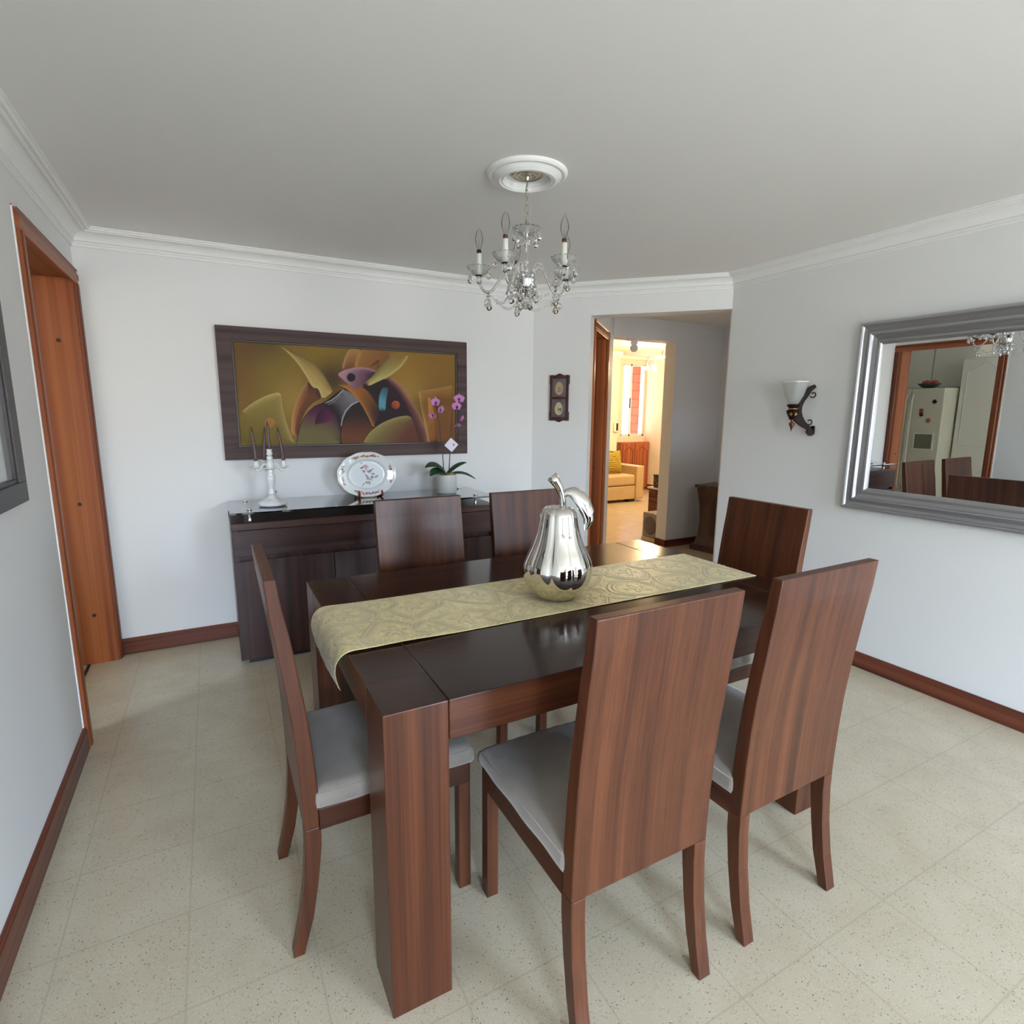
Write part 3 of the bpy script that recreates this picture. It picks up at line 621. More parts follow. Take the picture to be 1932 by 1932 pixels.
for (x, y, z, h, r_, (lx, ly)), lab in zip(CANDLES, labs):
    pts = [(x+lx*(k/8)**1.3, y+ly*(k/8)**1.3, z+h*k/8) for k in range(9)]
    c_ = obj('taper_candle', MB().tube(pts, [r_*(1-.35*k/8) for k in range(8)]+[r_*.25], 14), M_candle)
    tag(c_, lab, 'candle', 'candles in the candelabra')
    obj('wick', MB().tube([pts[-1], (pts[-1][0], pts[-1][1], pts[-1][2]+.008)], .0009, 6), M_black, c_)

# oval plate on a stand
def plate():
    C_ = Vector((.850, 3.545, 1.004)); tilt = R(4.8); a_, b_ = .186, .143
    T = Matrix.Translation(C_) @ Matrix.Rotation(-tilt, 4, 'X') @ Matrix.Rotation(R(-3), 4, 'Z') @ Matrix.Rotation(R(90), 4, 'X')
    t = thing('oval_plate', 'white oval porcelain plate with flower sprays, propped upright on the sideboard', 'plate', tuple(C_))
    nr, na = 70, 300; rr = np.linspace(0, 1, nr+1); ph = np.linspace(0, 2*PI, na, endpoint=False)
    RR, PH = np.meshgrid(rr, ph, indexing='ij')
    sc = 1+.018*np.abs(np.sin(6*PH))*(RR > .9)*1.0-.012
    X = RR*a_*np.cos(PH)*sc; Y = RR*b_*np.sin(PH)*sc
    Z = np.where(RR < .60, .0+.004*RR**2, np.where(RR < .70, .0014+.012*((RR-.6)/.1), .0134+.008*(RR-.7)/.3))
    cols = np.ones(RR.shape+(4,)); cols[..., :3] = np.array(lin(224, 230, 230)[:3])
    rnd = np.random.default_rng(11)
    pal = [lin(176, 60, 84), lin(206, 170, 60), lin(70, 80, 120), lin(96, 128, 84), lin(190, 110, 70), lin(150, 90, 120)]
    def blob(cx, cy, s_, c):
        d = np.hypot(X-cx, Y-cy); th = np.arctan2(Y-cy, X-cx); w_ = (d < s_*(1+.35*np.sin(5*th+rnd.random()*6))); cols[..., :3] = np.where(w_[..., None], np.array(c[:3]), cols[..., :3])
    def spray(cx, cy, ang, L, k=9, pal_=pal):
        for i in range(k):
            q = (i/(k-1)-.5)*L; x = cx+math.cos(ang)*q+rnd.normal()*.003; y = cy+math.sin(ang)*q+rnd.normal()*.0035
            blob(x, y, .0032+.0036*rnd.random()*(1-abs(2*i/(k-1)-1)*.5), pal_[rnd.integers(len(pal_))])
    for sy in (1, -1):
        for q, L in ((-.075, .035), (-.025, .035), (.030, .04)): 
            yy = sy*b_*.83*math.sqrt(1-(q/(a_*.9))**2); spray(q+.012, yy, -sy*q*3.2, L+.01, 12)
    for sx in (1, -1):
        for q in (.035, -.035): 
            xx = sx*a_*.83*math.sqrt(1-(q/(b_*.9))**2); spray(xx, q, R(90)+sx*q*8*.6, .045, 11)
    lil = [lin(160, 120, 180), lin(120, 84, 150), lin(120, 140, 96), lin(190, 150, 190)]
    for i in range(34):
        q = rnd.normal(size=2); blob(.012+q[0]*.018+q[1]*.012, .006-q[0]*.024+q[1]*.010, .004+.004*rnd.random(), lil[rnd.integers(4)])
    spray(-.022, .050, .5, .035, 9); spray(-.012, -.058, .6, .05, 8, [lin(120, 140, 100), lin(150, 156, 110)])
    rim = (RR > .985); cols[..., :3] = np.where(rim[..., None], np.array(lin(206, 196, 160)[:3]), cols[..., :3])
    # front faces camera (-Y): local +z -> after Rx(90) maps +z to -y
    P = []
    for i in range(nr+1): P.append([T @ Vector((float(X[i, j]), float(Y[i, j]), float(Z[i, j]))) for j in range(na)])
    mb = MB(); mb.v = [tuple(p) for row in P for p in row]; mb.f = []
    for i in range(nr):
        for j in range(na): k = (j+1) % na; mb.f.append((i*na+j, (i+1)*na+j, (i+1)*na+k, i*na+k))
    mb.s = [True]*len(mb.f)
    m_ = vcol('painted_porcelain', .06, .8); o = obj('dish', mb, m_, t, cols=cols.reshape(-1, 4), solid=.004)
    # stand with two hooked feet
    s = thing('plate_stand', 'small reddish wooden plate stand under the oval plate', 'plate stand', (.85, 3.56, .8605))
    for dx in (-.060, .085):
        x = .85+dx; pts = [(x, 3.63, .868), (x, 3.57, .866), (x, 3.525, .867), (x, 3.505, .874), (x, 3.502, .886), (x, 3.510, .897), (x, 3.516, .903)]
        obj('foot', MB().tube(pts, [.006, .006, .0065, .008, .008, .006, .004], 10), M_red_stand, s)
        obj('back_post', MB().tube([(x, 3.628, .868), (x, 3.598, .93), (x, 3.590, .985)], .005, 8), M_red_stand, s)
    obj('crossbar', MB().tube([(.79, 3.60, .866), (.935, 3.60, .866)], .005, 8), M_red_stand, s)
plate()

# orchid
OB = Vector((1.373, 3.50, .8605)); t = thing('potted_orchid', 'pink orchid with two tall stems in a round white ceramic pot', 'plant', tuple(OB))
obj('pot', MB().lathe([(0, 0), (.062, 0), (.066, .006), (.0665, .020), (.068, .023), (.068, .10), (.0675, .122), (.066, .126), (.061, .124), (.060, .112), (0, .112)], tuple(OB), 48), M_pot, t)
mo = MB()
for i in range(26):
    a = rng.random()*6.28; r_ = .048*math.sqrt(rng.random()); mo.sphere((OB.x+r_*math.cos(a), OB.y+r_*math.sin(a), OB.z+.118+.012*rng.random()), .012+.008*rng.random(), 8, 6, (1.3, 1, .6))
obj('moss', mo, M_moss, t)
def bleaf(path, wid, m_):
    path = [Vector(p)+OB for p in path]; P = []; n = len(path)
    for i, p in enumerate(path):
        a = path[max(i-1, 0)]; b = path[min(i+1, n-1)]; tt = (b-a).normalized(); s_ = tt.cross(Vector((0, -.5, .85))).normalized(); q = s_.cross(tt); wd = wid*math.sin(PI*min(1, (i+.6)/(n-.2)))**.7 if i < n-1 else .001
        P.append([p+s_*wd*k/4+q*(-abs(k)/4*wd*-.25) for k in range(-4, 5)])
    return obj('leaf', MB().grid(P), m_, t, solid=.002, subsurf=1)
bleaf([(0, 0, .125), (-.04, -.02, .165), (-.09, -.035, .195), (-.135, -.045, .197), (-.17, -.05, .18)], .034, M_leaf)
bleaf([(0, -.01, .12), (-.04, -.04, .150), (-.09, -.06, .160), (-.125, -.07, .150), (-.145, -.08, .125)], .036, M_leaf)
bleaf([(0, 0, .12), (.03, -.01, .155), (.07, -.02, .185), (.11, -.03, .200), (.135, -.035, .203)], .020, M_leaf)
bleaf([(.02, 0, .125), (.07, 0, .135), (.12, -.01, .130), (.165, -.02, .11), (.205, -.03, .085)], .017, M_leaf)
bleaf([(0, .02, .12), (-.04, .05, .145), (-.07, .07, .13), (-.09, .08, .11)], .026, M_leaf)
st1 = [(-.018, 0, .115), (-.022, 0, .20), (-.030, 0, .32), (-.045, 0, .45), (-.058, 0, .54), (-.066, 0, .595), (-.080, -.005, .625)]
st2 = [(.016, 0, .115), (.022, 0, .20), (.030, 0, .32), (.040, 0, .45), (.050, 0, .55), (.062, 0, .60), (.075, -.01, .645), (.088, -.02, .655)]
for s_ in (st1, st2): obj('flower_stem', MB().tube([OB+Vector(p) for p in s_], [.0038, .0034, .003, .0028, .0025, .002, .0018, .0015][:len(s_)], 8), M_stemg, t)
def flower(c, s_, tiltz, tiltx, openf=1.0):
    T = Matrix.Translation(OB+Vector(c)) @ Matrix.Rotation(R(tiltz), 4, 'Z') @ Matrix.Rotation(R(tiltx), 4, 'X') @ Matrix.Rotation(R(90), 4, 'X'); mb = MB()
    for ang, L, wd in ((90, 1, .60), (215, .95, .56), (325, .95, .56), (10, 1.08, 1.0), (170, 1.08, 1.0)):
        a = R(ang); P = []
        for i in range(6):
            f = i/5; wv = wd*math.sin(PI*(.12+.86*f))**.8; row = []
            for k in range(-3, 4):
                x = f*L; y = wv*k/3*.62; z = (.28*f*(1-openf)+.10*math.sin(f*3)-.12*(k/3)**2*f+ (1-openf)*.8*f)
                row.append(T @ (Vector((x*math.cos(a)-y*math.sin(a), x*math.sin(a)+y*math.cos(a), z))*s_))
            P.append(row)
        mb.grid(P)
    f_ = obj('flower', mb, M_petal, t, solid=.0006)
    l_ = MB().sphere((0, 0, 0), 1, 10, 6, (.22, .30, .26)); l_.v = [tuple(T @ (Vector(v)*s_+Vector((0, -.12*s_, .22*s_)))) for v in l_.v]; obj('lip', l_, M_petald, f_)
flower((-.075, -.012, .600), .034, 12, 8); flower((-.048, -.014, .555), .032, 35, 20, .6); flower((-.092, -.008, .520), .026, -40, 30, .3)
flower((.088, -.02, .625), .036, -14, 0); flower((.070, -.018, .575), .036, 10, 5); flower((.098, -.012, .500), .026, 45, 25, .45); flower((.074, -.012, .462), .022, 10, 60, .2)
tg = obj('tag', MB().box(-.034, .034, -.001, .001, -.034, .034), M_paper, t); tg.location = (OB.x+.034, OB.y-.008, OB.z+.322)
tg.rotation_euler = (0, R(42), R(-8))
mk = obj('printed_mark', MB().box(.004, .018, -.0016, -.0012, .004, .018), M_petal, tg)

# ================================================================ PAINTING
def painting():
    x0, x1, z0, z1 = .060, 1.615, 1.107, 1.877; y = YB; t = thing('abstract_painting', 'wide abstract golden painting in a flat dark wooden frame above the sideboard', 'painting', ((x0+x1)/2, y, (z0+z1)/2))
    qx0, qx1, qz0, qz1 = .148, 1.532, 1.191, 1.792
    mb = MB()
    def fr(a0, a1, c0_, c1_, b0, b1, d0, d1, ya, yb, mb):   # mitred frame ring
        o = [(a0, c0_), (a1, c0_), (a1, c1_), (a0, c1_)]; i_ = [(b0, d0), (b1, d0), (b1, d1), (b0, d1)]
        vs = [(x, ya, z) for x, z in o]+[(x, ya, z) for x, z in i_]+[(x, yb, z) for x, z in o]+[(x, yb, z) for x, z in i_]; fs = []
        for k in range(4):
            n = (k+1) % 4; fs += [(k, n, 4+n, 4+k), (8+k, 12+k, 12+n, 8+n), (k, 8+k, 8+n, n), (4+k, 4+n, 12+n, 12+k)]
        return mb.add(vs, fs)
    obj('frame', fr(x0, x1, z0, z1, qx0-.010, qx1+.010, qz0-.010, qz1+.010, y-.034, y-.002, MB()), M_frame, t, .002)
    obj('inner_lip', fr(qx0-.010, qx1+.010, qz0-.010, qz1+.010, qx0, qx1, qz0, qz1, y-.028, y-.004, MB()), M_frame_in, t, .001)
    n, m_ = 420, 182; U, V = np.meshgrid(np.linspace(0, 1, n+1), np.linspace(0, 1, m_+1), indexing='ij')
    src = [(0, 1), (1, 1), (1, 0), (0, 0)]; dst = [(45, 25), (1890, 128), (1882, 850), (107, 868)]; Am = []; bb = []
    for (u, v), (p, q) in zip(src, dst): Am += [[u, v, 1, 0, 0, 0, -p*u, -p*v], [0, 0, 0, u, v, 1, -q*u, -q*v]]; bb += [p, q]
    h = np.linalg.solve(np.array(Am, float), np.array(bb, float)); den = h[6]*U+h[7]*V+1; PX = (h[0]*U+h[1]*V+h[2])/den; PY = (h[3]*U+h[4]*V+h[5])/den
    L3 = lambda c: np.array(lin(*c)[:3])
    C = np.zeros(U.shape+(3,)); C[:] = L3((138, 112, 50))
    for cx, cy, s_, c, a_ in ((200, 90, 150, (96, 62, 42), .8), (330, 50, 90, (84, 72, 44), .8), (90, 300, 200, (120, 84, 48), .7), (380, 300, 170, (138, 118, 52), .7), (560, 500, 120, (176, 146, 78), .6), (800, 150, 120, (148, 122, 48), .8), (860, 330, 110, (70, 48, 36), .85), (1500, 330, 160, (170, 132, 58), .8), (1750, 200, 180, (150, 112, 46), .7), (1480, 480, 90, (180, 150, 84), .5), (1840, 700, 200, (120, 78, 42), .8)):
        w_ = (a_*np.exp(-((PX-cx)**2+(PY-cy)**2)/(2*s_*s_)))[..., None]; C = C*(1-w_)+L3(c)*w_
    def chaikin(P, it=1):
        for _ in range(it):
            Q = []
            for a, b in zip(P, P[1:]+P[:1]): Q += [(a[0]*.8+b[0]*.2, a[1]*.8+b[1]*.2), (a[0]*.2+b[0]*.8, a[1]*.2+b[1]*.8)]
            P = Q
        return P
    def shape(P, c_a, c_b, pa, pb, light=None, ldir=(0, -1), lw=40, it=2, dark=None, ddir=(0, 1), dw=40, soft=2.5):
        nonlocal C
        P = chaikin(P, it) if it else P; ins = np.zeros(PX.shape, bool); D = np.full(PX.shape, 1e9); NX = np.zeros(PX.shape); NY = np.zeros(PX.shape)
        ar = sum(a[0]*b[1]-b[0]*a[1] for a, b in zip(P, P[1:]+P[:1])); sg = 1 if ar > 0 else -1
        for (ax, ay), (bx, by) in zip(P, P[1:]+P[:1]):
            cnd = ((ay > PY) != (by > PY)) & (PX < (bx-ax)*(PY-ay)/((by-ay) or 1e-9)+ax); ins ^= cnd
            ex, ey = bx-ax, by-ay; l2 = ex*ex+ey*ey+1e-9; tt = np.clip(((PX-ax)*ex+(PY-ay)*ey)/l2, 0, 1); d = np.hypot(PX-ax-tt*ex, PY-ay-tt*ey)
            k = d < D; D = np.where(k, d, D); L_ = math.sqrt(l2); NX = np.where(k, sg*ey/L_, NX); NY = np.where(k, -sg*ex/L_, NY)
        dx, dy = pb[0]-pa[0], pb[1]-pa[1]; g_ = np.clip(((PX-pa[0])*dx+(PY-pa[1])*dy)/(dx*dx+dy*dy+1e-9), 0, 1)[..., None]
        F = L3(c_a)*(1-g_)+L3(c_b)*g_
        if light: w_ = (np.exp(-D/lw)*np.clip(NX*ldir[0]+NY*ldir[1], 0, 1))[..., None]; F = F*(1-w_)+L3(light)*w_
        if dark: w_ = (np.exp(-D/dw)*np.clip(NX*ddir[0]+NY*ddir[1], 0, 1))[..., None]; F = F*(1-w_)+L3(dark)*w_
        al = np.where(ins, np.clip(.5+D/soft, 0, 1), np.clip(.5-D/soft, 0, 1))[..., None]; C = C*(1-al)+F*al
    def circ(cx, cy, r_, k=20): return [(cx+r_*math.cos(2*PI*i/k), cy+r_*math.sin(2*PI*i/k)) for i in range(k)]
    def line(P, w_, c):
        nonlocal C
        for (ax, ay), (bx, by) in zip(P, P[1:]):
            ex, ey = bx-ax, by-ay; tt = np.clip(((PX-ax)*ex+(PY-ay)*ey)/(ex*ex+ey*ey), 0, 1); d = np.hypot(PX-ax-tt*ex, PY-ay-tt*ey); a_ = np.clip(1-d/w_, 0, 1)[..., None]; C = C*(1-a_)+L3(c)*a_
    shape([(1000, 80), (1100, 85), (1060, 160), (1030, 245), (935, 255), (960, 160)], (176, 130, 78), (120, 82, 48), (980, 90), (960, 240), (200, 156, 104), (-1, 0), 14)
    shape([(1100, 80), (1345, 100), (1290, 200), (1220, 270), (1040, 240), (1060, 160)], (160, 118, 66), (140, 92, 50), (1100, 90), (1250, 230), (196, 150, 96), (-1, 0), 14)
    shape([(515, 780), (520, 640), (550, 530), (600, 420), (655, 350), (700, 400), (740, 405), (768, 490), (700, 520), (640, 580), (590, 680), (570, 800)], (110, 68, 44), (150, 92, 50), (700, 400), (540, 700), (206, 160, 104), (-.9, .2), 26, dark=(70, 44, 32), ddir=(.9, -.2), dw=40)
    shape([(100, 605), (200, 525), (320, 462), (434, 435), (445, 560), (480, 700), (552, 880), (95, 880)], (152, 132, 72), (124, 106, 44), (380, 440), (250, 850), (204, 184, 124), (.3, -1), 22, it=1)
    shape(circ(345, 690, 43), (176, 132, 70), (160, 118, 62), (345, 640), (345, 740), dark=(110, 80, 40), ddir=(0, 1), dw=6, it=0)
    shape([(560, 820), (600, 660), (700, 550), (790, 520), (940, 405), (1090, 400), (1200, 380), (1300, 320), (1400, 410), (1480, 550), (1530, 700), (1570, 880), (550, 880)], (44, 32, 32), (52, 36, 32), (600, 500), (1400, 500))
    shape([(565, 830), (600, 680), (655, 590), (740, 540), (830, 560), (890, 630), (920, 740), (918, 885), (550, 885)], (96, 30, 76), (122, 112, 72), (740, 600), (730, 760), dark=(60, 24, 50), ddir=(.7, -.7), dw=40)
    shape([(703, 704), (728, 620), (772, 566), (825, 600), (850, 670), (780, 690)], (52, 22, 44), (110, 34, 84), (720, 620), (840, 680), it=1)
    shape([(795, 528), (870, 490), (945, 412), (1010, 445), (1078, 510), (1010, 550), (960, 620), (922, 740), (900, 640), (860, 575)], (60, 56, 62), (128, 122, 128), (860, 590), (980, 470), dark=(34, 30, 34), ddir=(-1, .5), dw=40)
    line([(800, 527), (850, 505), (900, 468), (945, 420)], 6, (190, 186, 190)); line([(1072, 514), (1010, 545), (965, 590), (938, 650), (926, 710)], 6, (200, 196, 198)); line([(820, 540), (870, 515), (920, 475)], 4, (150, 146, 150))
    shape([(925, 885), (925, 740), (965, 650), (1050, 600), (1130, 640), (1195, 730), (1190, 885)], (42, 28, 26), (118, 72, 46), (1060, 600), (1050, 800))
    shape([(895, 378), (950, 395), (1020, 450), (1090, 530), (1150, 640), (1190, 735), (1255, 700), (1310, 640), (1235, 560), (1160, 440), (1100, 395), (1000, 380)], (166, 108, 48), (70, 44, 36), (1020, 430), (1220, 600), (190, 130, 66), (-1, .4), 16)
    shape([(1130, 400), (1300, 325), (1380, 395), (1450, 500), (1500, 625), (1350, 645), (1240, 705), (1195, 735), (1240, 610), (1230, 480)], (40, 28, 32), (54, 30, 40), (1200, 600), (1400, 500))
    shape([(1272, 396), (1325, 405), (1300, 500), (1296, 596), (1240, 596), (1240, 480)], (62, 92, 104), (104, 160, 176), (1280, 400), (1262, 510), dark=(40, 50, 58), ddir=(0, 1), dw=40)
    shape(circ(1380, 545, 35), (186, 98, 52), (120, 56, 40), (1395, 520), (1350, 570), it=0)
    shape([(1085, 885), (1160, 765), (1260, 692), (1380, 645), (1500, 628), (1550, 720), (1610, 885)], (134, 122, 72), (112, 66, 50), (1300, 680), (1450, 800), (166, 152, 98), (-.4, -1), 24)
    shape([(1340, 308), (1420, 375), (1500, 490), (1580, 620), (1640, 760), (1655, 885), (1590, 885), (1540, 720), (1480, 570), (1400, 430), (1295, 335)], (136, 92, 86), (110, 68, 60), (1350, 330), (1600, 800), (176, 134, 112), (1, -.5), 14, dark=(70, 40, 44), ddir=(-1, .4), dw=26)
    shape([(1125, 365), (1200, 300), (1260, 220), (1345, 110), (1510, 120), (1440, 225), (1340, 305), (1240, 350), (1160, 388)], (150, 120, 62), (178, 166, 104), (1380, 130), (1250, 320), (206, 190, 130), (.6, .8), 14, dark=(60, 44, 32), ddir=(-1, .3), dw=30)
    shape([(1098, 345), (1130, 372), (1160, 388), (1225, 398), (1180, 438), (1120, 412)], (40, 28, 30), (44, 30, 30), (0, 0), (1, 1))
    shape([(896, 293), (960, 256), (1050, 236), (1140, 238), (1225, 262), (1190, 312), (1140, 350), (1110, 385), (1040, 422), (960, 350)], (176, 136, 148), (90, 56, 80), (930, 290), (1160, 330), (190, 150, 160), (0, -1), 14, it=1)
    shape(circ(1013, 318, 36), (36, 34, 34), (40, 36, 36), (0, 0), (1, 1), it=0)
    shape([(1165, 232), (1210, 196), (1248, 170), (1252, 246)], (150, 108, 60), (120, 80, 46), (1170, 220), (1250, 200), dark=(50, 34, 28), ddir=(-.6, -1), dw=10, it=0)
    shape([(400, 45), (500, 92), (620, 142), (720, 210), (790, 300), (845, 395), (862, 435), (775, 498), (740, 405), (695, 402), (650, 320), (580, 210), (500, 120), (430, 60)], (150, 118, 60), (182, 158, 98), (450, 70), (730, 330), (208, 186, 130), (-.6, .8), 14, dark=(96, 74, 38), ddir=(.5, -.5), dw=30, it=1)
    shape([(1576, 433), (1700, 415), (1860, 385), (1900, 500), (1900, 880), (1655, 880), (1620, 700), (1590, 560)], (160, 120, 60), (134, 88, 46), (1600, 430), (1800, 750), (206, 168, 104), (-1, -.2), 14, it=0)
    shape([(1652, 486), (1672, 484), (1700, 600), (1712, 760), (1700, 880), (1655, 880)], (206, 146, 84), (160, 104, 56), (1655, 560), (1710, 700), it=1)
    X = qx0+(qx1-qx0)*U; Zz = qz0+(qz1-qz0)*V; Yy = np.full(U.shape, y-.018)
    mb = MB(); mb.v = np.stack([X, Yy, Zz], -1).reshape(-1, 3).tolist(); idx = np.arange((n+1)*(m_+1)).reshape(n+1, m_+1)
    mb.f = np.stack([idx[:-1, :-1], idx[1:, :-1], idx[1:, 1:], idx[:-1, 1:]], -1).reshape(-1, 4).tolist(); mb.s = [True]*len(mb.f)
    obj('canvas', mb, vcol('painted_canvas', .75, 0, .5, .3, 260), t, cols=np.concatenate([C**1.15, np.ones(U.shape+(1,))], -1).reshape(-1, 4), solid=.004)
painting()

# ---------------------------------------------------------------- small double picture on the diagonal wall
def on_diag(s_, off=0): q = A+uA*s_-nA*off; return q
def plaque():
    s0, s1, z0, z1 = .1345, .2855, 1.335, 1.682; c = on_diag((s0+s1)/2)
    t = thing('double_picture', 'narrow dark wooden frame with two oval flower pictures beside the hallway opening', 'picture', (c.x, c.y, (z0+z1)/2))
    T = rot_cols((uA.x, uA.y, 0), (0, 0, 1), (-nA.x, -nA.y, 0), (A.x, A.y, 0))
    cx = (s0+s1)/2; hw = (s1-s0)/2
    top = [(cx+hw, z1-.008), (cx+hw*.72, z1-.006), (cx+hw*.5, z1-.010), (cx+hw*.25, z1-.003), (cx, z1+.006), (cx-hw*.25, z1-.003), (cx-hw*.5, z1-.010), (cx-hw*.72, z1-.006), (cx-hw, z1-.008)]
    bot = [(cx-hw, z0+.008), (cx-hw*.72, z0+.006), (cx-hw*.5, z0+.010), (cx-hw*.25, z0+.003), (cx, z0-.006), (cx+hw*.25, z0+.003), (cx+hw*.5, z0+.010), (cx+hw*.72, z0+.006), (cx+hw, z0+.008)]
    poly = top+[(cx-hw, z1-.07), (cx-hw*.93, z1-.075), (cx-hw*.93, z0+.075), (cx-hw, z0+.07)]+bot+[(cx+hw, z0+.07), (cx+hw*.93, z0+.075), (cx+hw*.93, z1-.075), (cx+hw, z1-.07)]
    mf = wood('plaque_wood', lin(50, 24, 22), lin(74, 38, 36), lin(86, 48, 44), 'z', rough=.4)
    obj('backboard', MB().prism(poly, .001, .012, T), mf, t, .001)
    mb = MB(); iw = hw*.70; zm = (z0+z1)/2
    for a, b, c_, d in ((cx-hw*.93, cx-iw, z0+.01, z1-.01), (cx+iw, cx+hw*.93, z0+.01, z1-.01), (cx-iw, cx+iw, z1-.034, z1-.012), (cx-iw, cx+iw, z0+.012, z0+.034), (cx-iw, cx+iw, zm-.009, zm+.009)): mb.prism([(a, c_), (b, c_), (b, d), (a, d)], .012, .020, T)
    obj('moulding', mb, mf, t, .0012)
    cloth = fabric('grey_speckled_cloth', lin(88, 84, 84), lin(120, 116, 116), 900)
    pal = [[lin(196, 150, 90), lin(150, 70, 50), lin(186, 120, 70), lin(120, 110, 70), lin(210, 170, 100)], [lin(190, 160, 170), lin(120, 50, 70), lin(90, 100, 66), lin(220, 210, 170), lin(150, 90, 120)]]
    for k, (za, zb) in enumerate(((zm+.009, z1-.034), (z0+.034, zm-.009))):
        p = obj('picture', MB().prism([(cx-iw, za), (cx+iw, za), (cx+iw, zb), (cx-iw, zb)], .0122, .0135, T), cloth, t)
        ez = (za+zb)/2-.004; oval = [(cx-.002+.030*math.cos(2*PI*i/30)*(1-.12*math.sin(2*PI*i/30)), ez+.048*math.sin(2*PI*i/30)) for i in range(30)]
        obj('oval_medallion', MB().prism(oval, .0136, .0150, T), mat('cream_medallion_%d' % k, lin(190, 176, 140) if k else lin(176, 152, 124), .6), p)
        rr = np.random.default_rng(20+k); mb = [MB() for _ in range(5)]
        for i in range(22):
            a = rr.random()*6.28; r_ = rr.random()**.6; mb[i % 5].sphere(T @ Vector((cx+.004+.018*r_*math.cos(a), ez-.008+.022*r_*math.sin(a), .0152)), .0028+.003*rr.random(), 7, 5, (1, 1, .7))
        for q in range(5): obj('flower', mb[q], mat('plaque_flower_%d_%d' % (k, q), pal[k][q], .6), p)
plaque()

# ---------------------------------------------------------------- wall sconce
def sconce():
    y = 2.085; t = thing('wall_sconce', 'dark bronze wall sconce with frosted square glass shade on the right wall', 'wall lamp', (XR, y, 1.44))
    # plane of the bracket runs out from the wall (x) and slightly along it
    e = Vector((-.80, .60, 0)).normalized(); O = Vector((XR-.012, y-.005, 0))
    def Q(a, z): p = O+e*a; return Vector((p.x, p.y, z))
    arc = [(.02, 1.560), (.035, 1.535), (.050, 1.505), (.068, 1.478), (.078, 1.45), (.080, 1.42), (.072, 1.390), (.056, 1.362), (.036, 1.340), (.018, 1.325), (.012, 1.30)]
    T = rot_cols((e.x, e.y, 0), (0, 0, 1), (-e.y, e.x, 0), tuple(O)); 
    L = [(a, z) for a, z in arc]; outer = [(a+.026, z+.004) for a, z in arc]
    br = obj('bracket', MB().prism([(.004, 1.556), (.014, 1.572)]+[(a+.012+.006+.014*math.exp(-((z-1.40)/.06)**2), z) for a, z in outer[1:-1]]+[(.03, 1.312), (.036, 1.298), (.022, 1.278), (.004, 1.276), (-.006, 1.298), (.004, 1.314)]+[(a-.008, z) for a, z in arc[1:-1]][::-1], -.011, .011, T), M_bronze, t, .003)
    for (a0, z0, s_) in ((.020, 1.518, 1), (.026, 1.362, 1)):
        pts = [Q(a0-.004-.014*math.cos(th)*(1-th/9), z0-.004+.014*math.sin(th)*(1-th/9)) for th in np.linspace(2.6, -2.6, 12)]
        obj('scroll', MB().tube([tuple(p) for p in pts], .0034, 8), M_bronze, t)
    cx = .118; c = Q(cx, 0)
    obj('cup', MB().lathe([(0, 1.368), (.016, 1.37), (.022, 1.385), (.030, 1.402), (.036, 1.418), (.033, 1.424), (.024, 1.428), (.024, 1.438), (.030, 1.444), (.036, 1.452), (.034, 1.458), (0, 1.458)], (c.x, c.y, 0), 8, False), M_bronze, t, .001)
    obj('ring', MB().lathe([(.024, 1.429), (.027, 1.431), (.027, 1.434), (.024, 1.436)], (c.x, c.y, 0), 24), M_gold, t)
    for an in (200, 250): 
        T2 = Matrix.Translation((c.x, c.y, 1.402)) @ Matrix.Rotation(R(an), 4, 'Z') @ Matrix.Translation((.0298, 0, 0)) @ Matrix.Rotation(R(15), 4, 'Y') @ Matrix.Rotation(R(90), 4, 'Y') 
        obj('gold_diamond', MB().prism([(-.011, 0), (0, .009), (.011, 0), (0, -.009)], -.001, .0015, T2), M_gold, t)
    obj('finial', MB().lathe([(0, 1.300), (.006, 1.318), (.016, 1.344), (.017, 1.348), (.007, 1.354), (.009, 1.362), (.006, 1.366), (.011, 1.370), (0, 1.370)], (c.x, c.y, 0), 20), M_copper, t)
    mg = mat('frosted_shade_glass', (.92, .94, .93, 1), .35, trans=.6, ior=1.2); mg.node_tree.nodes['Principled BSDF'].inputs['Alpha'].default_value = .62
    def sq(a, r_, z): 
        c_ = abs(math.cos(a)); s_ = abs(math.sin(a)); k = (c_**5+s_**5)**(-1/5.); return r_*(1+(k-1)*min(1, max(0, (z-1.462)/.06)))
    prof_ = [(.020, 1.458), (.026, 1.466), (.034, 1.485), (.042, 1.51), (.047, 1.54), (.053, 1.565), (.057, 1.585), (.060, 1.590)]
    obj('glass_shade', MB().lathe(prof_, (c.x, c.y, 0), 48, mod=sq), mg, t, solid=.003)
    obj('etched_band', MB().lathe([(.0585, 1.580), (.0615, 1.5895)], (c.x, c.y, 0), 48, mod=sq), M_porc, t, solid=.0006)
    obj('wall_plate', MB().box(XR-.014, XR, y-.012, y+.008, 1.285, 1.335), M_bronze, t, .003)
sconce()

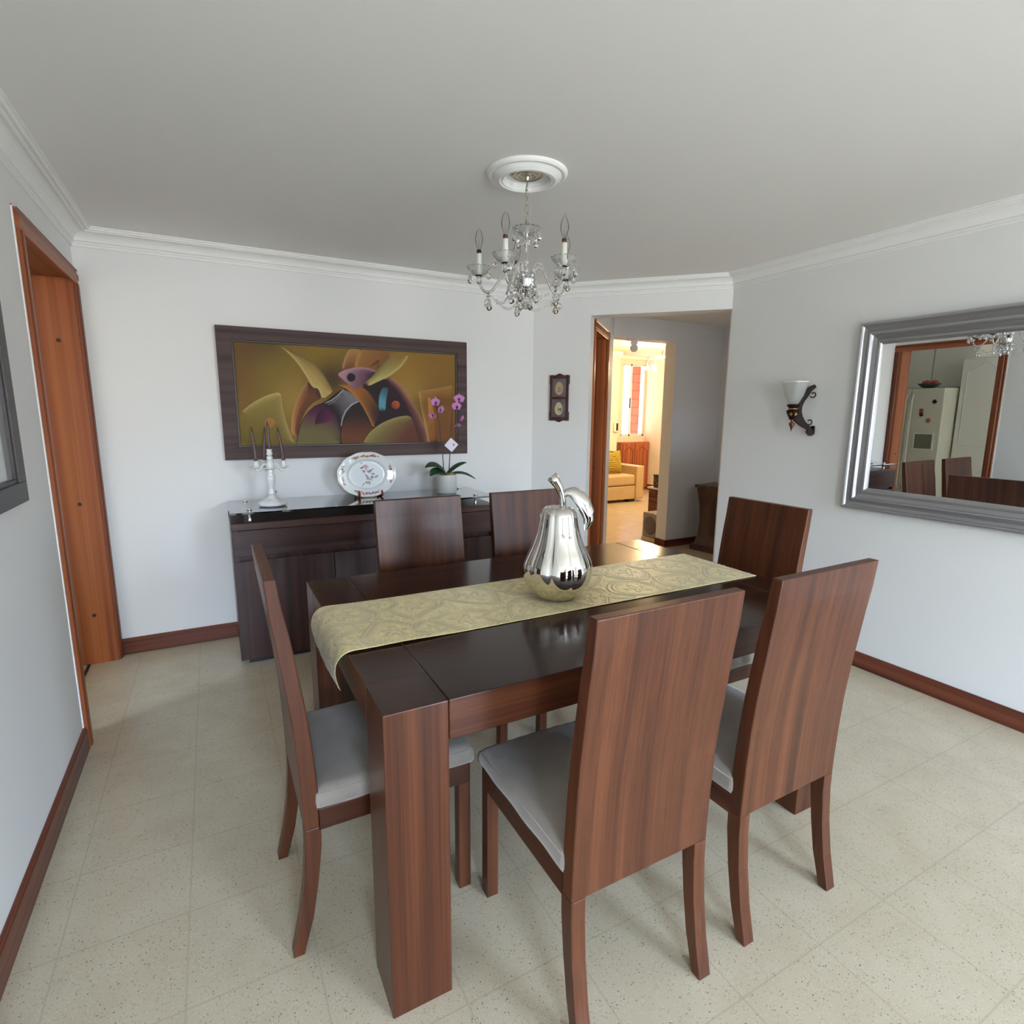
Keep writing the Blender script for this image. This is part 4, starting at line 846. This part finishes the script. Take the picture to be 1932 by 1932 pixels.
# ---------------------------------------------------------------- big silver mirror on the right wall
def mirror():
    y1, y0, z0, z1 = 1.854, .10, .888, 1.879; inn = .122
    t = thing('wall_mirror', 'large rectangular mirror in a wide ribbed silver frame on the right wall', 'mirror', (XR, (y0+y1)/2, (z0+z1)/2))
    pf = [(0, 0), (0, .030), (.006, .038), (.014, .040), (.020, .036), (.024, .030), (.040, .026), (.046, .030), (.052, .036), (.060, .037), (.066, .032), (.070, .024), (.090, .018), (.096, .022), (.104, .026), (.110, .024), (.114, .016), (.122, .010), (.122, 0)]
    cor = [(y0, z0, 1, 1), (y1, z0, -1, 1), (y1, z1, -1, -1), (y0, z1, 1, -1)]; k = len(pf)
    vs = []; fs = []
    for (y, z, sy, sz) in cor:
        for a, h in pf: vs.append((XR-h-.001, y+sy*a, z+sz*a))
    for c in range(4):
        d = (c+1) % 4
        for i in range(k): j = (i+1) % k; fs.append((c*k+i, d*k+i, d*k+j, c*k+j))
    o = obj('frame', MB().add(vs, fs), M_silverf, t)
    import bmesh as bm_; b = bm_.new(); b.from_mesh(o.data); bm_.ops.recalc_face_normals(b, faces=b.faces); b.to_mesh(o.data); b.free()
    g_ = obj('glass', MB().box(-.002, .002, -(y1-y0)/2+inn-.004, (y1-y0)/2-inn+.004, -(z1-z0)/2+inn-.004, (z1-z0)/2-inn+.004), M_mirror, t)
    g_.matrix_parent_inverse = WM[t.name].inverted(); g_.location = (XR-.016, (y0+y1)/2, (z0+z1)/2); g_.rotation_euler = (0, R(-.5), R(-.55))
mirror()
# dark framed picture on the left wall (mostly outside the photo)
t = thing('framed_picture', 'dark grey framed picture on the left wall at the photo edge', 'picture', (XL, 1.8, 1.5))
def yzframe(x0_, x1_, a0, a1, c0_, c1_, w_):
    mb = MB(); mb.box(x0_, x1_, a0, a1, c0_, c0_+w_).box(x0_, x1_, a0, a1, c1_-w_, c1_).box(x0_, x1_, a0, a0+w_, c0_+w_, c1_-w_).box(x0_, x1_, a1-w_, a1, c0_+w_, c1_-w_); return mb
M_gf = mat('charcoal_frame', lin(66, 62, 64), .45)
obj('frame', yzframe(XL, XL+.022, 1.20, 2.322, 1.104, 1.90, .065), M_gf, t, .002)
obj('inner_lip', yzframe(XL, XL+.016, 1.265, 2.257, 1.169, 1.835, .012), M_frame_in, t)
obj('print', MB().box(XL+.004, XL+.006, 1.277, 2.245, 1.181, 1.823), mat('pale_print', lin(150, 152, 152), .1, coat=.5), t)
# ================================================================ CHANDELIER
CX, CY = 1.142, 2.030; CC = Vector((CX, CY, 0)); yw = _yaw
ro = thing('ceiling_medallion', 'round white moulded plaster medallion on the ceiling above the chandelier', 'ceiling medallion', (CX, CY, ZC))
ringp = [(.090, 0), (.086, -.004), (.088, -.020), (.094, -.028), (.100, -.026), (.104, -.030), (.110, -.030), (.122, -.022), (.134, -.012), (.138, -.014), (.146, -.014), (.152, -.009), (.155, -.003), (.155, 0)]
obj('ring', MB().lathe([(r_, ZC+z) for r_, z in ringp], (CX, CY, 0), 96, False), M_trim, ro)
obj('inner_cone', MB().lathe([(.0, ZC-.001), (.060, ZC-.001), (.072, ZC-.003), (.086, ZC-.004)], (CX, CY, 0), 72), M_trim, ro)
t = thing('chandelier', 'small five-arm crystal chandelier with candle bulbs hanging above the dining table', 'chandelier', (CX, CY, ZC))
obj('canopy', MB().lathe([(0, ZC-.004), (.062, ZC-.004), (.063, ZC-.007), (.054, ZC-.010), (.050, ZC-.007), (.044, ZC-.007), (.040, ZC-.011), (.034, ZC-.011), (.030, ZC-.008), (.026, ZC-.008), (.022, ZC-.013), (.012, ZC-.015), (.008, ZC-.026), (.003, ZC-.030), (0, ZC-.030)], (CX, CY, 0), 48, False), M_brass, t)
mb = MB(); z = ZC-.030; k = 0
while z > 2.125:
    h = .031; pts = []
    for i in range(14):
        a = 2*PI*i/14; u_ = .0065*math.cos(a); v_ = h/2*math.sin(a); pts.append((CX+(u_ if k % 2 else 0), CY+(0 if k % 2 else u_), z-h/2+v_))
    mb.tube(pts, .0013, 6, closed=True); z -= h-.004; k += 1
obj('chain', mb, M_brass, t)
obj('cord', MB().tube([(CX+.004, CY, ZC-.03), (CX-.004, CY+.004, 2.24), (CX+.004, CY, 2.20), (CX+.014, CY-.004, 2.16), (CX+.010, CY, 2.12)], .0016, 6), mat('clear_cord', lin(176, 172, 158), .3), t)
obj('column', MB().lathe([(0, 2.128), (.004, 2.128), (.004, 2.112), (.011, 2.104), (.014, 2.095), (.011, 2.085), (.005, 2.080), (.005, 2.072), (.014, 2.066), (.017, 2.052), (.012, 2.040), (.005, 2.034), (.004, 2.00), (.008, 1.994), (.011, 1.984), (.008, 1.974), (.004, 1.970), (.006, 1.960), (.010, 1.952), (.006, 1.944), (.004, 1.940), (0, 1.940)], (CX, CY, 0), 20), M_crystal, t)
obj('collar', MB().lathe([(0, 2.078), (.012, 2.078), (.012, 2.072), (0, 2.072)], (CX, CY, 0), 20), M_steel, t)
obj('rod', MB().lathe([(.0017, 2.12), (.0017, 1.90)], (CX, CY, 0), 8), M_steel, t)
def scal(kk, amp, zt): return lambda a, r_, z: r_*(1+amp*abs(math.sin(kk*a/2)))
obj('top_dish', MB().lathe([(.010, 2.078), (.022, 2.082), (.040, 2.096), (.050, 2.104)], (CX, CY, 0), 84, mod=scal(14, .14, 0)), M_dish, t, solid=.003)
obj('bowl', MB().lathe([(0, 1.848), (.008, 1.852), (.010, 1.862), (.024, 1.868), (.036, 1.880), (.041, 1.898), (.041, 1.910), (.043, 1.914), (.038, 1.918), (.012, 1.920), (0, 1.920)], (CX, CY, 0), 40), M_steel, t)
def crystal(kind, p, s_=1.0):
    mb = MB(); x, y, z = p
    if kind == 'ball': mb.sphere((x, y, z-.012*s_), .0125*s_, 10, 7, smooth=False)
    elif kind == 'drop': mb.lathe([(0, 0), (.003, -.002), (.005, -.010), (.010, -.022), (.0115, -.030), (.008, -.038), (0, -.042)], (x, y, z), 8, False) if s_ == 1 else mb.lathe([(0, 0), (.003*s_, -.002*s_), (.005*s_, -.010*s_), (.010*s_, -.022*s_), (.0115*s_, -.030*s_), (.008*s_, -.038*s_), (0, -.042*s_)], (x, y, z), 8, False)
    else: mb.lathe([(0, 0), (.005, -.005), (.005, -.010), (0, -.015)], (x, y, z), 8, False)
    return mb
def pendant(p, kind='drop', s_=1.0, bead=True):
    x, y, z = p; mb = MB()
    if bead: mb.lathe([(0, z-.002), (.006, z-.008), (0, z-.014)], (x, y, 0), 8, False); z -= .018
    b = crystal(kind, (x, y, z), s_); mb.add(b.v, b.f, False); mb.tube([(x, y, p[2]), (x, y, z)], .0006, 4)
    return obj('crystal_pendant', mb, M_crystal, t)
RA = .188
for i, ang in enumerate((173, 245, 317, 29, 101)):
    a = R(ang)-yw; d = Vector((math.cos(a), math.sin(a), 0)); sd = Vector((-d.y, d.x, 0))
    def Pp(r_, z, s=0): q = CC+d*r_+sd*s; return (q.x, q.y, z)
    prof_ = [(.030, 1.912), (.032, 1.935), (.042, 1.962), (.060, 1.972), (.080, 1.958), (.098, 1.930), (.116, 1.898), (.134, 1.876), (.154, 1.868), (.172, 1.878), (.184, 1.898), (RA, 1.925)]
    pts = [Vector(Pp(*q)) for q in prof_]
    for _ in range(2):
        q2 = [pts[0]]
        for u_, v_ in zip(pts, pts[1:]): q2 += [u_*.75+v_*.25, u_*.25+v_*.75]
        pts = q2+[pts[-1]]
    obj('arm', MB().tube(pts, .0052, 10), M_crystal, t)
    obj('arm_socket', MB().lathe([(0, 1.918), (.008, 1.918), (.008, 1.938), (0, 1.938)], Pp(.032, 0), 14), M_steel, t)
    c = Pp(RA, 0)
    dish = obj('bobeche', MB().lathe([(.006, 1.932), (.016, 1.936), (.030, 1.948), (.040, 1.962), (.044, 1.966)], c, 84, mod=scal(14, .14, 0)), M_dish, t, solid=.003)
    obj('cup', MB().lathe([(0, 1.900), (.006, 1.902), (.012, 1.912), (.014, 1.922), (.009, 1.930), (0, 1.932)], c, 14), M_crystal, t)
    obj('cap', MB().lathe([(0, 1.932), (.013, 1.932), (.013, 1.936), (0, 1.936)], c, 16), M_bronze, t)
    if i == 3: sl = obj('candle_sleeve', MB().lathe([(0, 1.936), (.0115, 1.937), (.0115, 2.012), (0, 2.014)], c, 20), M_candwhite, t)
    else: sl = obj('candle_sleeve', MB().lathe([(0, 1.936), (.0125, 1.937), (.0120, 1.962), (.0108, 1.964), (.0108, 2.016), (0, 2.018)], c, 20), M_candwhite, t)
    obj('socket_ring', MB().lathe([(0, 2.012), (.009, 2.012), (.009, 2.030), (0, 2.030)], c, 16), M_black if i == 0 else M_socket, t)
    tip = .0 if i in (0, 1) else .006
    bl = obj('light_bulb', MB().lathe([(.006, 2.028), (.007, 2.036), (.011, 2.048), (.0150, 2.062), (.0155, 2.072), (.0135, 2.086), (.009, 2.098), (.0035, 2.106+tip), (0, 2.110+tip*2)], c, 20), M_bulb, t)
    obj('filament_mount', MB().lathe([(0, 2.028), (.004, 2.030), (.003, 2.050), (.0012, 2.062), (0, 2.066)], c, 10), M_bulb, bl)
    # pendants around the dish
    for j in range(3):
        aa = a+R((-75, 45, 165)[j]); px_, py_ = c[0]+.042*math.cos(aa), c[1]+.042*math.sin(aa)
        pendant((px_, py_, 1.957), 'ball' if j != 1 else 'drop', 1.0 if j != 2 else .9)
    pendant(Pp(.154, 1.862), 'ball', 1.25); pendant(Pp(.146, 1.862, .006), 'drop', 1.1)
    # bead swag to the neighbouring arm
    a2 = R(ang+72)-yw; q2 = CC+Vector((math.cos(a2), math.sin(a2), 0))*.150; p0 = Vector(Pp(.150, 1.866)); p1 = Vector((q2.x, q2.y, 1.866)); mb = MB(); L = 15
    for k in range(L+1):
        f = k/L; p = p0.lerp(p1, f); p.z -= .055*4*f*(1-f)*.9; cen = Vector((CX, CY, p.z)); p = cen+(p-cen)*(1-.25*4*f*(1-f)*.6); mb.sphere(p, .0042 if k % 3 else .0058, 8, 5, smooth=False)
    obj('bead_chain', mb, M_crystal, t)
for k in range(8):
    a = 2*PI*k/8+.2; pendant((CX+.049*math.cos(a), CY+.049*math.sin(a), 2.098), 'drop', .95, k % 2 == 0)
for k in range(6):
    a = 2*PI*k/6+.5; pendant((CX+.040*math.cos(a), CY+.040*math.sin(a), 1.896), ('ball', 'drop')[k % 2], 1.25)
for k in range(5):
    a = 2*PI*k/5; pendant((CX+.020*math.cos(a), CY+.020*math.sin(a), 1.864), ('drop', 'ball')[k % 2], 1.1)
pendant((CX, CY, 1.852), 'ball', 1.3)

# ================================================================ HALLWAY THINGS
t = thing('hall_pedestal', 'dark wooden pedestal table with flared sides standing in the hallway', 'side table', (4.52, 4.08, 0))
def flare(x0, x1, y0, y1, prof_):    # (inset, z)
    mb = MB(); vs = []; n = len(prof_)
    for i_, z in prof_: vs += [(x0+i_, y0+i_*.3, z), (x1-i_, y0+i_*.3, z), (x1-i_, y1-i_*.3, z), (x0+i_, y1-i_*.3, z)]
    fs = [(0, 3, 2, 1), tuple(4*(n-1)+k for k in range(4))]
    for i in range(n-1):
        for k in range(4): fs.append((4*i+k, 4*i+(k+1) % 4, 4*i+4+(k+1) % 4, 4*i+4+k))
    return mb.add(vs, fs)
PTt = Matrix.Translation((4.56, 4.02, 0)) @ Matrix.Rotation(R(8), 4, 'Z')
def tr(mb, T): mb.v = [tuple(T @ Vector(v)) for v in mb.v]; return mb
obj('body', tr(flare(-.16, .16, -.14, .14, [(.0, .06), (.045, .16), (.055, .30), (.045, .45), (.02, .58), (0, .655)]), PTt), SBz, t)
obj('top', tr(MB().box(-.175, .175, -.155, .155, .655, .685), PTt), SB, t, .003)
obj('base', tr(MB().box(-.19, .19, -.165, .165, 0, .06), PTt), SB, t, .003)
t = thing('ceiling_spotlight', 'small round white spotlight fixed under the lounge opening lintel', 'ceiling light', (3.68, 4.40, 2.105))
obj('mounting_plate', MB().lathe([(0, 2.094), (.05, 2.096), (.055, 2.104), (0, 2.1045)], (3.655, 4.40, 0), 24), M_trim, t)
obj('holder', MB().sphere((3.69, 4.40, 2.080), .034, 18, 10), M_trim, t)
obj('lamp_head', MB().sphere((3.69, 4.40, 2.026), .038, 20, 12), M_trim, t)
# ================================================================ LOUNGE THINGS
M_sofa = fabric('beige_leather', lin(186, 160, 122), lin(198, 172, 134), 60, .5, .1, 0)
t = thing('sofa', 'beige sofa with a broad square arm in the lounge', 'sofa', (5.1, 7.2, 0))
def soft(name, x0, x1, y0, y1, z0, z1, par, m, bv=.03): return obj(name, MB().box(x0, x1, y0, y1, z0, z1), m, par, bv, 4)
soft('arm', 5.945, 6.10, 6.88, 7.68, .045, .575, t, M_sofa, .02)
soft('arm', 4.0, 4.16, 6.88, 7.68, .045, .575, t, M_sofa, .02)
soft('seat_base', 4.16, 5.945, 6.905, 7.68, .045, .262, t, M_sofa, .015)
soft('seat_cushion', 5.30, 5.942, 6.90, 7.45, .270, .437, t, M_sofa, .035); soft('seat_cushion', 4.18, 5.295, 6.90, 7.45, .270, .437, t, M_sofa, .035)
soft('back_cushion', 4.18, 5.94, 7.45, 7.68, .262, .70, t, M_sofa, .05)
for x in (5.84, 4.1): obj('foot', MB().box(x, x+.12, 6.93, 7.05, 0, .045), M_black, t)
# chevron knit cushion
def pillow():
    m = mat('mustard_knit', lin(150, 138, 30), .8); g = N(m); n_ = 26; P = []; Q = []
    T = Matrix.Translation((5.70, 7.22, .628)) @ Matrix.Rotation(R(-14), 4, 'X') @ Matrix.Rotation(R(3), 4, 'Y'); mb = MB()
    for sgn in (-1, 1):
        P = []
        for i in range(n_+1):
            row = []
            for j in range(n_+1):
                u, v = 2*i/n_-1, 2*j/n_-1; h = .075*((1-u**2)*(1-v**2))**.45+.006*math.sin(v*30+3*math.sin(u*14))*(1-u**8)*(1-v**8)
                k = 1-.06*(u*u*(1-v*v)+v*v*(1-u*u)) ; row.append(T @ Vector((u*.19*(1-.07*(1-v*v)), sgn*h, v*.19*(1-.07*(1-u*u)))))
            P.append(row if sgn < 0 else row[::-1])
        mb.grid(P)
    o = obj('throw_pillow', mb, m); tag(o, 'mustard yellow knitted square pillow on the beige sofa', 'pillow')
    tc = g.n('ShaderNodeTexCoord'); wv = g.n('ShaderNodeTexWave'); wv.inputs['Scale'].default_value = 14; wv.inputs['Distortion'].default_value = 6; wv.inputs['Detail'].default_value = 0; wv.bands_direction = 'Z'
    g.l(tc.outputs['Object'], wv.inputs['Vector']); g.l(g.ramp(wv.outputs['Fac'], [(.25, lin(96, 78, 18)), (.65, lin(190, 164, 52))]), g.b.inputs['Base Color'])
pillow()
# low wooden cabinet under window
t = thing('window_cabinet', 'reddish wooden cupboard with arched door panels under the lounge window', 'cupboard', (6.85, YW, 0))
OR = wood('orange_cedar', lin(134, 70, 44), lin(164, 92, 60), lin(178, 106, 70), 'z', rough=.4, streak=.3)
obj('body', MB().box(6.50, XE-.001, YW-.16, YW-.001, 0, .885), OR, t)
for a, b in ((6.52, 6.80), (6.81, 7.13)):
    d_ = obj('door', MB().box(a, b, YW-.178, YW-.161, .05, .865), OR, t, .004)
    cx = (a+b)/2; hw = (b-a)/2-.045; pts = [(cx-hw, YW-.181, .12), (cx-hw, YW-.181, .74), (cx-hw*.6, YW-.181, .75), (cx-hw*.25, YW-.181, .79), (cx, YW-.181, .805), (cx+hw*.25, YW-.181, .79), (cx+hw*.6, YW-.181, .75), (cx+hw, YW-.181, .74), (cx+hw, YW-.181, .12)]
    obj('panel_moulding', MB().tube(pts, .006, 6, closed=True), wood('cedar_moulding_%d' % int(a*10), lin(120, 50, 30), lin(140, 66, 40), lin(150, 72, 46), 'z'), d_)
# intercom on the pier
t = thing('intercom', 'small white and dark intercom box on the pale lounge wall', 'intercom', (6.20, 7.70, 1.2))
obj('housing', MB().box(6.09, 6.18, 7.68, 7.72, 1.09, 1.25), M_alu, t, .004); obj('screen', MB().box(6.130, 6.170, 7.677, 7.6805, 1.11, 1.235), M_black, t)
# speaker with pale base
SP = Matrix.Translation((4.36, 4.635, 0)) @ Matrix.Rotation(R(-90), 4, 'Z')
t = thing('floor_speaker', 'grey box speaker with round grille on the lounge floor by the opening', 'speaker', (4.405, 4.90, 0))
m_sp = fabric('grey_felt', lin(150, 140, 128), lin(164, 154, 142), 300, .8, .1, 0)
obj('cabinet', tr(MB().box(-.128, .128, -.13, .13, .035, .31), SP), m_sp, t, .012, 3)
obj('grille', tr(MB().lathe([(0, .003), (.10, .003), (.104, 0), (.104, -.004)][::1], n=36, T=Matrix.Translation((-.005, -.131, .17)) @ Matrix.Rotation(R(90), 4, 'X')), SP), fabric('dark_grille_cloth', lin(104, 90, 84), lin(120, 106, 98), 700), t)
obj('base', tr(MB().box(-.130, .130, -.138, .13, 0, .035), SP), mat('pale_beige_pad', lin(206, 190, 160), .7), t, .004)
t = thing('wooden_pedestal', 'narrow reddish wooden pedestal behind the grey speaker in the lounge', 'pedestal', (5.03, 5.45, 0))
obj('column', MB().box(5.01, 5.17, 5.38, 5.55, 0, .435), BB, t, .004); obj('top', MB().box(5.0, 5.19, 5.36, 5.57, .435, .458), M_porc, t, .002)
obj('corbel', MB().box(4.985, 5.01, 5.40, 5.52, .36, .42), BB, t, .004)
t = thing('tin_box', 'dark patterned tin box standing on the wooden lounge pedestal', 'box', (5.03, 5.45, .458))
m = mat('patterned_tin', lin(60, 40, 36), .35, .3); g = N(m); n_ = g.n('ShaderNodeTexVoronoi'); n_.inputs['Scale'].default_value = 40; tc = g.n('ShaderNodeTexCoord'); g.l(tc.outputs['Object'], n_.inputs['Vector'])
g.l(g.ramp(n_.outputs['Distance'], [(.1, lin(200, 180, 150)), (.35, lin(110, 64, 48)), (.6, lin(40, 28, 30))]), g.b.inputs['Base Color'])
obj('body', MB().box(5.035, 5.15, 5.40, 5.50, .459, .600), m, t, .004); obj('lid', MB().box(5.030, 5.155, 5.395, 5.505, .600, .628), m, t, .008)
gl = obj('glass_panel', MB().box(5.010, 5.014, 5.38, 5.46, .459, .645), M_pane); tag(gl, 'small upright clear glass panel beside the patterned tin box', 'glass panel')
# lounge lamp: wire arms with glowing globes
LP = Vector((5.86, 6.35, 2.12)); t = thing('lounge_lamp', 'glowing ceiling lamp with thin curved wire arms in the lounge', 'lamp', (LP.x, LP.y, ZL))
obj('rod', MB().tube([(LP.x, LP.y, ZL), (LP.x, LP.y, LP.z+.06)], .006, 8), M_steel, t)
M_glow = mat('glowing_globe', lin(255, 230, 180), .4, emit=(1, .74, .42, 1), es=60)
for k in range(6):
    a = 2*PI*k/6+.3; d = Vector((math.cos(a), math.sin(a), 0)); pts = [LP+Vector((0, 0, .07)), LP+d*.06+Vector((0, 0, .10)), LP+d*.14+Vector((0, 0, .09)), LP+d*.20+Vector((0, 0, .04)), LP+d*.21+Vector((0, 0, -.02))]
    obj('arm', MB().tube(pts, .003, 6), M_brass, t)
    obj('globe', MB().sphere(LP+d*.21+Vector((0, 0, -.06)), .032, 14, 8), M_glow, t)
point('lounge_lamp_light', (LP.x, LP.y, LP.z-.05), 95, (1, .72, .40), .10)

# ================================================================ KITCHEN (seen in the mirror)
struct('wall_kitchen_back', MB().box(-3.1, -3.0, 1.2, 1.35, 0, 2.45).box(-3.1, -3.0, 2.15, 5.2, 0, 2.45).box(-3.1, -3.0, 1.35, 2.15, 0, 1.05).box(-3.1, -3.0, 1.35, 2.15, 1.95, 2.45).box(-3.1, -.75, 5.0, 5.1, 0, 2.45).box(-3.1, -.75, 1.1, 1.2, 0, 2.45), M_wwarm)  # window gap in this wall is added as a light source
struct('wall_kitchen_front', MB().box(XL-LT, XL-LT+.10, YB+.2, 5.1, 0, 2.45), M_wwarm)
struct('ceiling_kitchen', MB().box(-3.1, XL-LT, 1.2, 5.1, 2.45, 2.55), M_ceil)
M_fr = mat('cream_enamel', lin(214, 210, 190), .3, coat=.2); M_cream = mat('cream_lacquer', lin(222, 219, 205), .35)
t = thing('refrigerator', 'cream side-by-side refrigerator with ice dispenser reflected in the silver mirror', 'refrigerator', (-2.15, 4.24, 0))
fy0 = 3.79; obj('body', MB().box(-2.50, -1.86, fy0, fy0+.90, .02, 1.66), M_fr, t, .006)
d1 = obj('door', MB().box(-1.86, -1.80, fy0, fy0+.385, .10, 1.66), M_fr, t, .012, 3); d2 = obj('door', MB().box(-1.86, -1.80, fy0+.39, fy0+.90, .10, 1.66), M_fr, t, .012, 3)
for yy, dd in ((fy0+.35, d1), (fy0+.425, d2)): obj('handle', MB().tube([(-1.80, yy, 1.58), (-1.765, yy, 1.52), (-1.755, yy, 1.2), (-1.755, yy, .9), (-1.765, yy, .42), (-1.80, yy, .36)], .013, 10), M_cream, dd)
obj('dispenser_frame', yzframe(-1.80, -1.788, fy0+.06, fy0+.30, .88, 1.10, .018), M_cream, d1, .003)
obj('dispenser_recess', MB().box(-1.80, -1.796, fy0+.078, fy0+.282, .898, 1.082), mat('dispenser_grey', lin(120, 118, 100), .5), d1)
for k, (yy, zz, c_) in enumerate(((fy0+.10, 1.58, lin(50, 40, 40)), (fy0+.24, 1.47, lin(170, 60, 44)), (fy0+.235, 1.42, lin(40, 40, 40)), (fy0+.145, 1.345, lin(180, 96, 50)), (fy0+.46, 1.53, lin(120, 50, 36)))):
    mb = MB(); 
    for q in range(4): mb.sphere((-1.792, yy+.014*math.cos(q*1.6+k), zz+.014*math.sin(q*1.6+k)), .015, 8, 6, (.4, 1, 1))
    tag(obj('fridge_magnet', tr(mb, Matrix.Translation((0, 0, -.09))), mat('magnet_paint_%d' % k, c_, .5)), ['black round magnet near the top of the refrigerator door', 'red leaf-shaped magnet on the refrigerator door', 'small dark magnet just under the red one on the refrigerator', 'orange fruit magnet lowest on the refrigerator door', 'brown magnet beside the refrigerator handles'][k], 'magnet', 'magnets on the refrigerator')
bc = Vector((-1.98, 4.07, 1.6605)); bo = obj('fruit_bowl', MB().lathe([(0, 0), (.05, 0), (.10, .03), (.135, .062), (.140, .060), (.10, .022), (.05, -.0), (0, .004)][:5]+[(.130, .060), (.095, .034), (0, .008)], tuple(bc), 36), mat('green_glass_bowl', lin(90, 110, 96), .1, trans=.5)); tag(bo, 'shallow dark glass bowl of red apples on top of the refrigerator', 'bowl')
for k, (dx, dy) in enumerate(((-.03, -.046), (-.01, .046), (.055, 0))):
    a_ = obj('apple', MB().lathe([(0, .008), (.018, 0), (.036, .012), (.044, .036), (.040, .058), (.022, .070), (.006, .066), (0, .060)], (bc.x+dx, bc.y+dy, bc.z+.030), 20), mat('red_apple_skin_%d' % k, lin(150, 30, 28), .3, coat=.3))
    obj('stalk', MB().tube([(bc.x+dx, bc.y+dy, bc.z+.09), (bc.x+dx+.004, bc.y+dy, bc.z+.112)], .0018, 6), M_bronze, a_); tag(a_, ['red apple in the refrigerator bowl, on the pantry cabinet side', 'red apple in the refrigerator bowl, on the side away from the pantry', 'red apple in the refrigerator bowl, frontmost towards the dining room'][k], 'apple', 'apples in the bowl')
t = thing('pantry_cabinet', 'tall cream kitchen cabinet with arched door beside the refrigerator, in the mirror', 'cabinet', (-2.2, 3.2, 0))
obj('body', MB().box(-2.6, -2.09, 2.25, 3.77, 0, 2.02), M_cream, t)
for a, b in ((2.27, 2.76), (2.77, 3.26), (3.27, 3.76)):
    d_ = obj('door', MB().box(-2.09, -2.07, a, b, .08, 2.0), M_cream, t, .004); cy = (a+b)/2; hw = (b-a)/2-.06
    pts = [(-2.068, cy-hw, .95), (-2.068, cy-hw, 1.84), (-2.068, cy-hw*.5, 1.88), (-2.068, cy, 1.96), (-2.068, cy+hw*.5, 1.88), (-2.068, cy+hw, 1.84), (-2.068, cy+hw, .95)]
    obj('panel_moulding', MB().tube(pts, .007, 6, closed=True), M_cream, d_)
t = thing('upper_cabinet', 'cream wall cabinet above the refrigerator', 'cabinet', (-2.5, 4.2, 1.68))
obj('body', MB().box(-2.99, -2.38, 3.775, 4.99, 1.67, 2.44), M_cream, t)
for a, b in ((3.79, 4.24), (4.25, 4.69)): obj('door', MB().box(-2.38, -2.36, a, b, 1.68, 2.43), M_cream, t, .003)
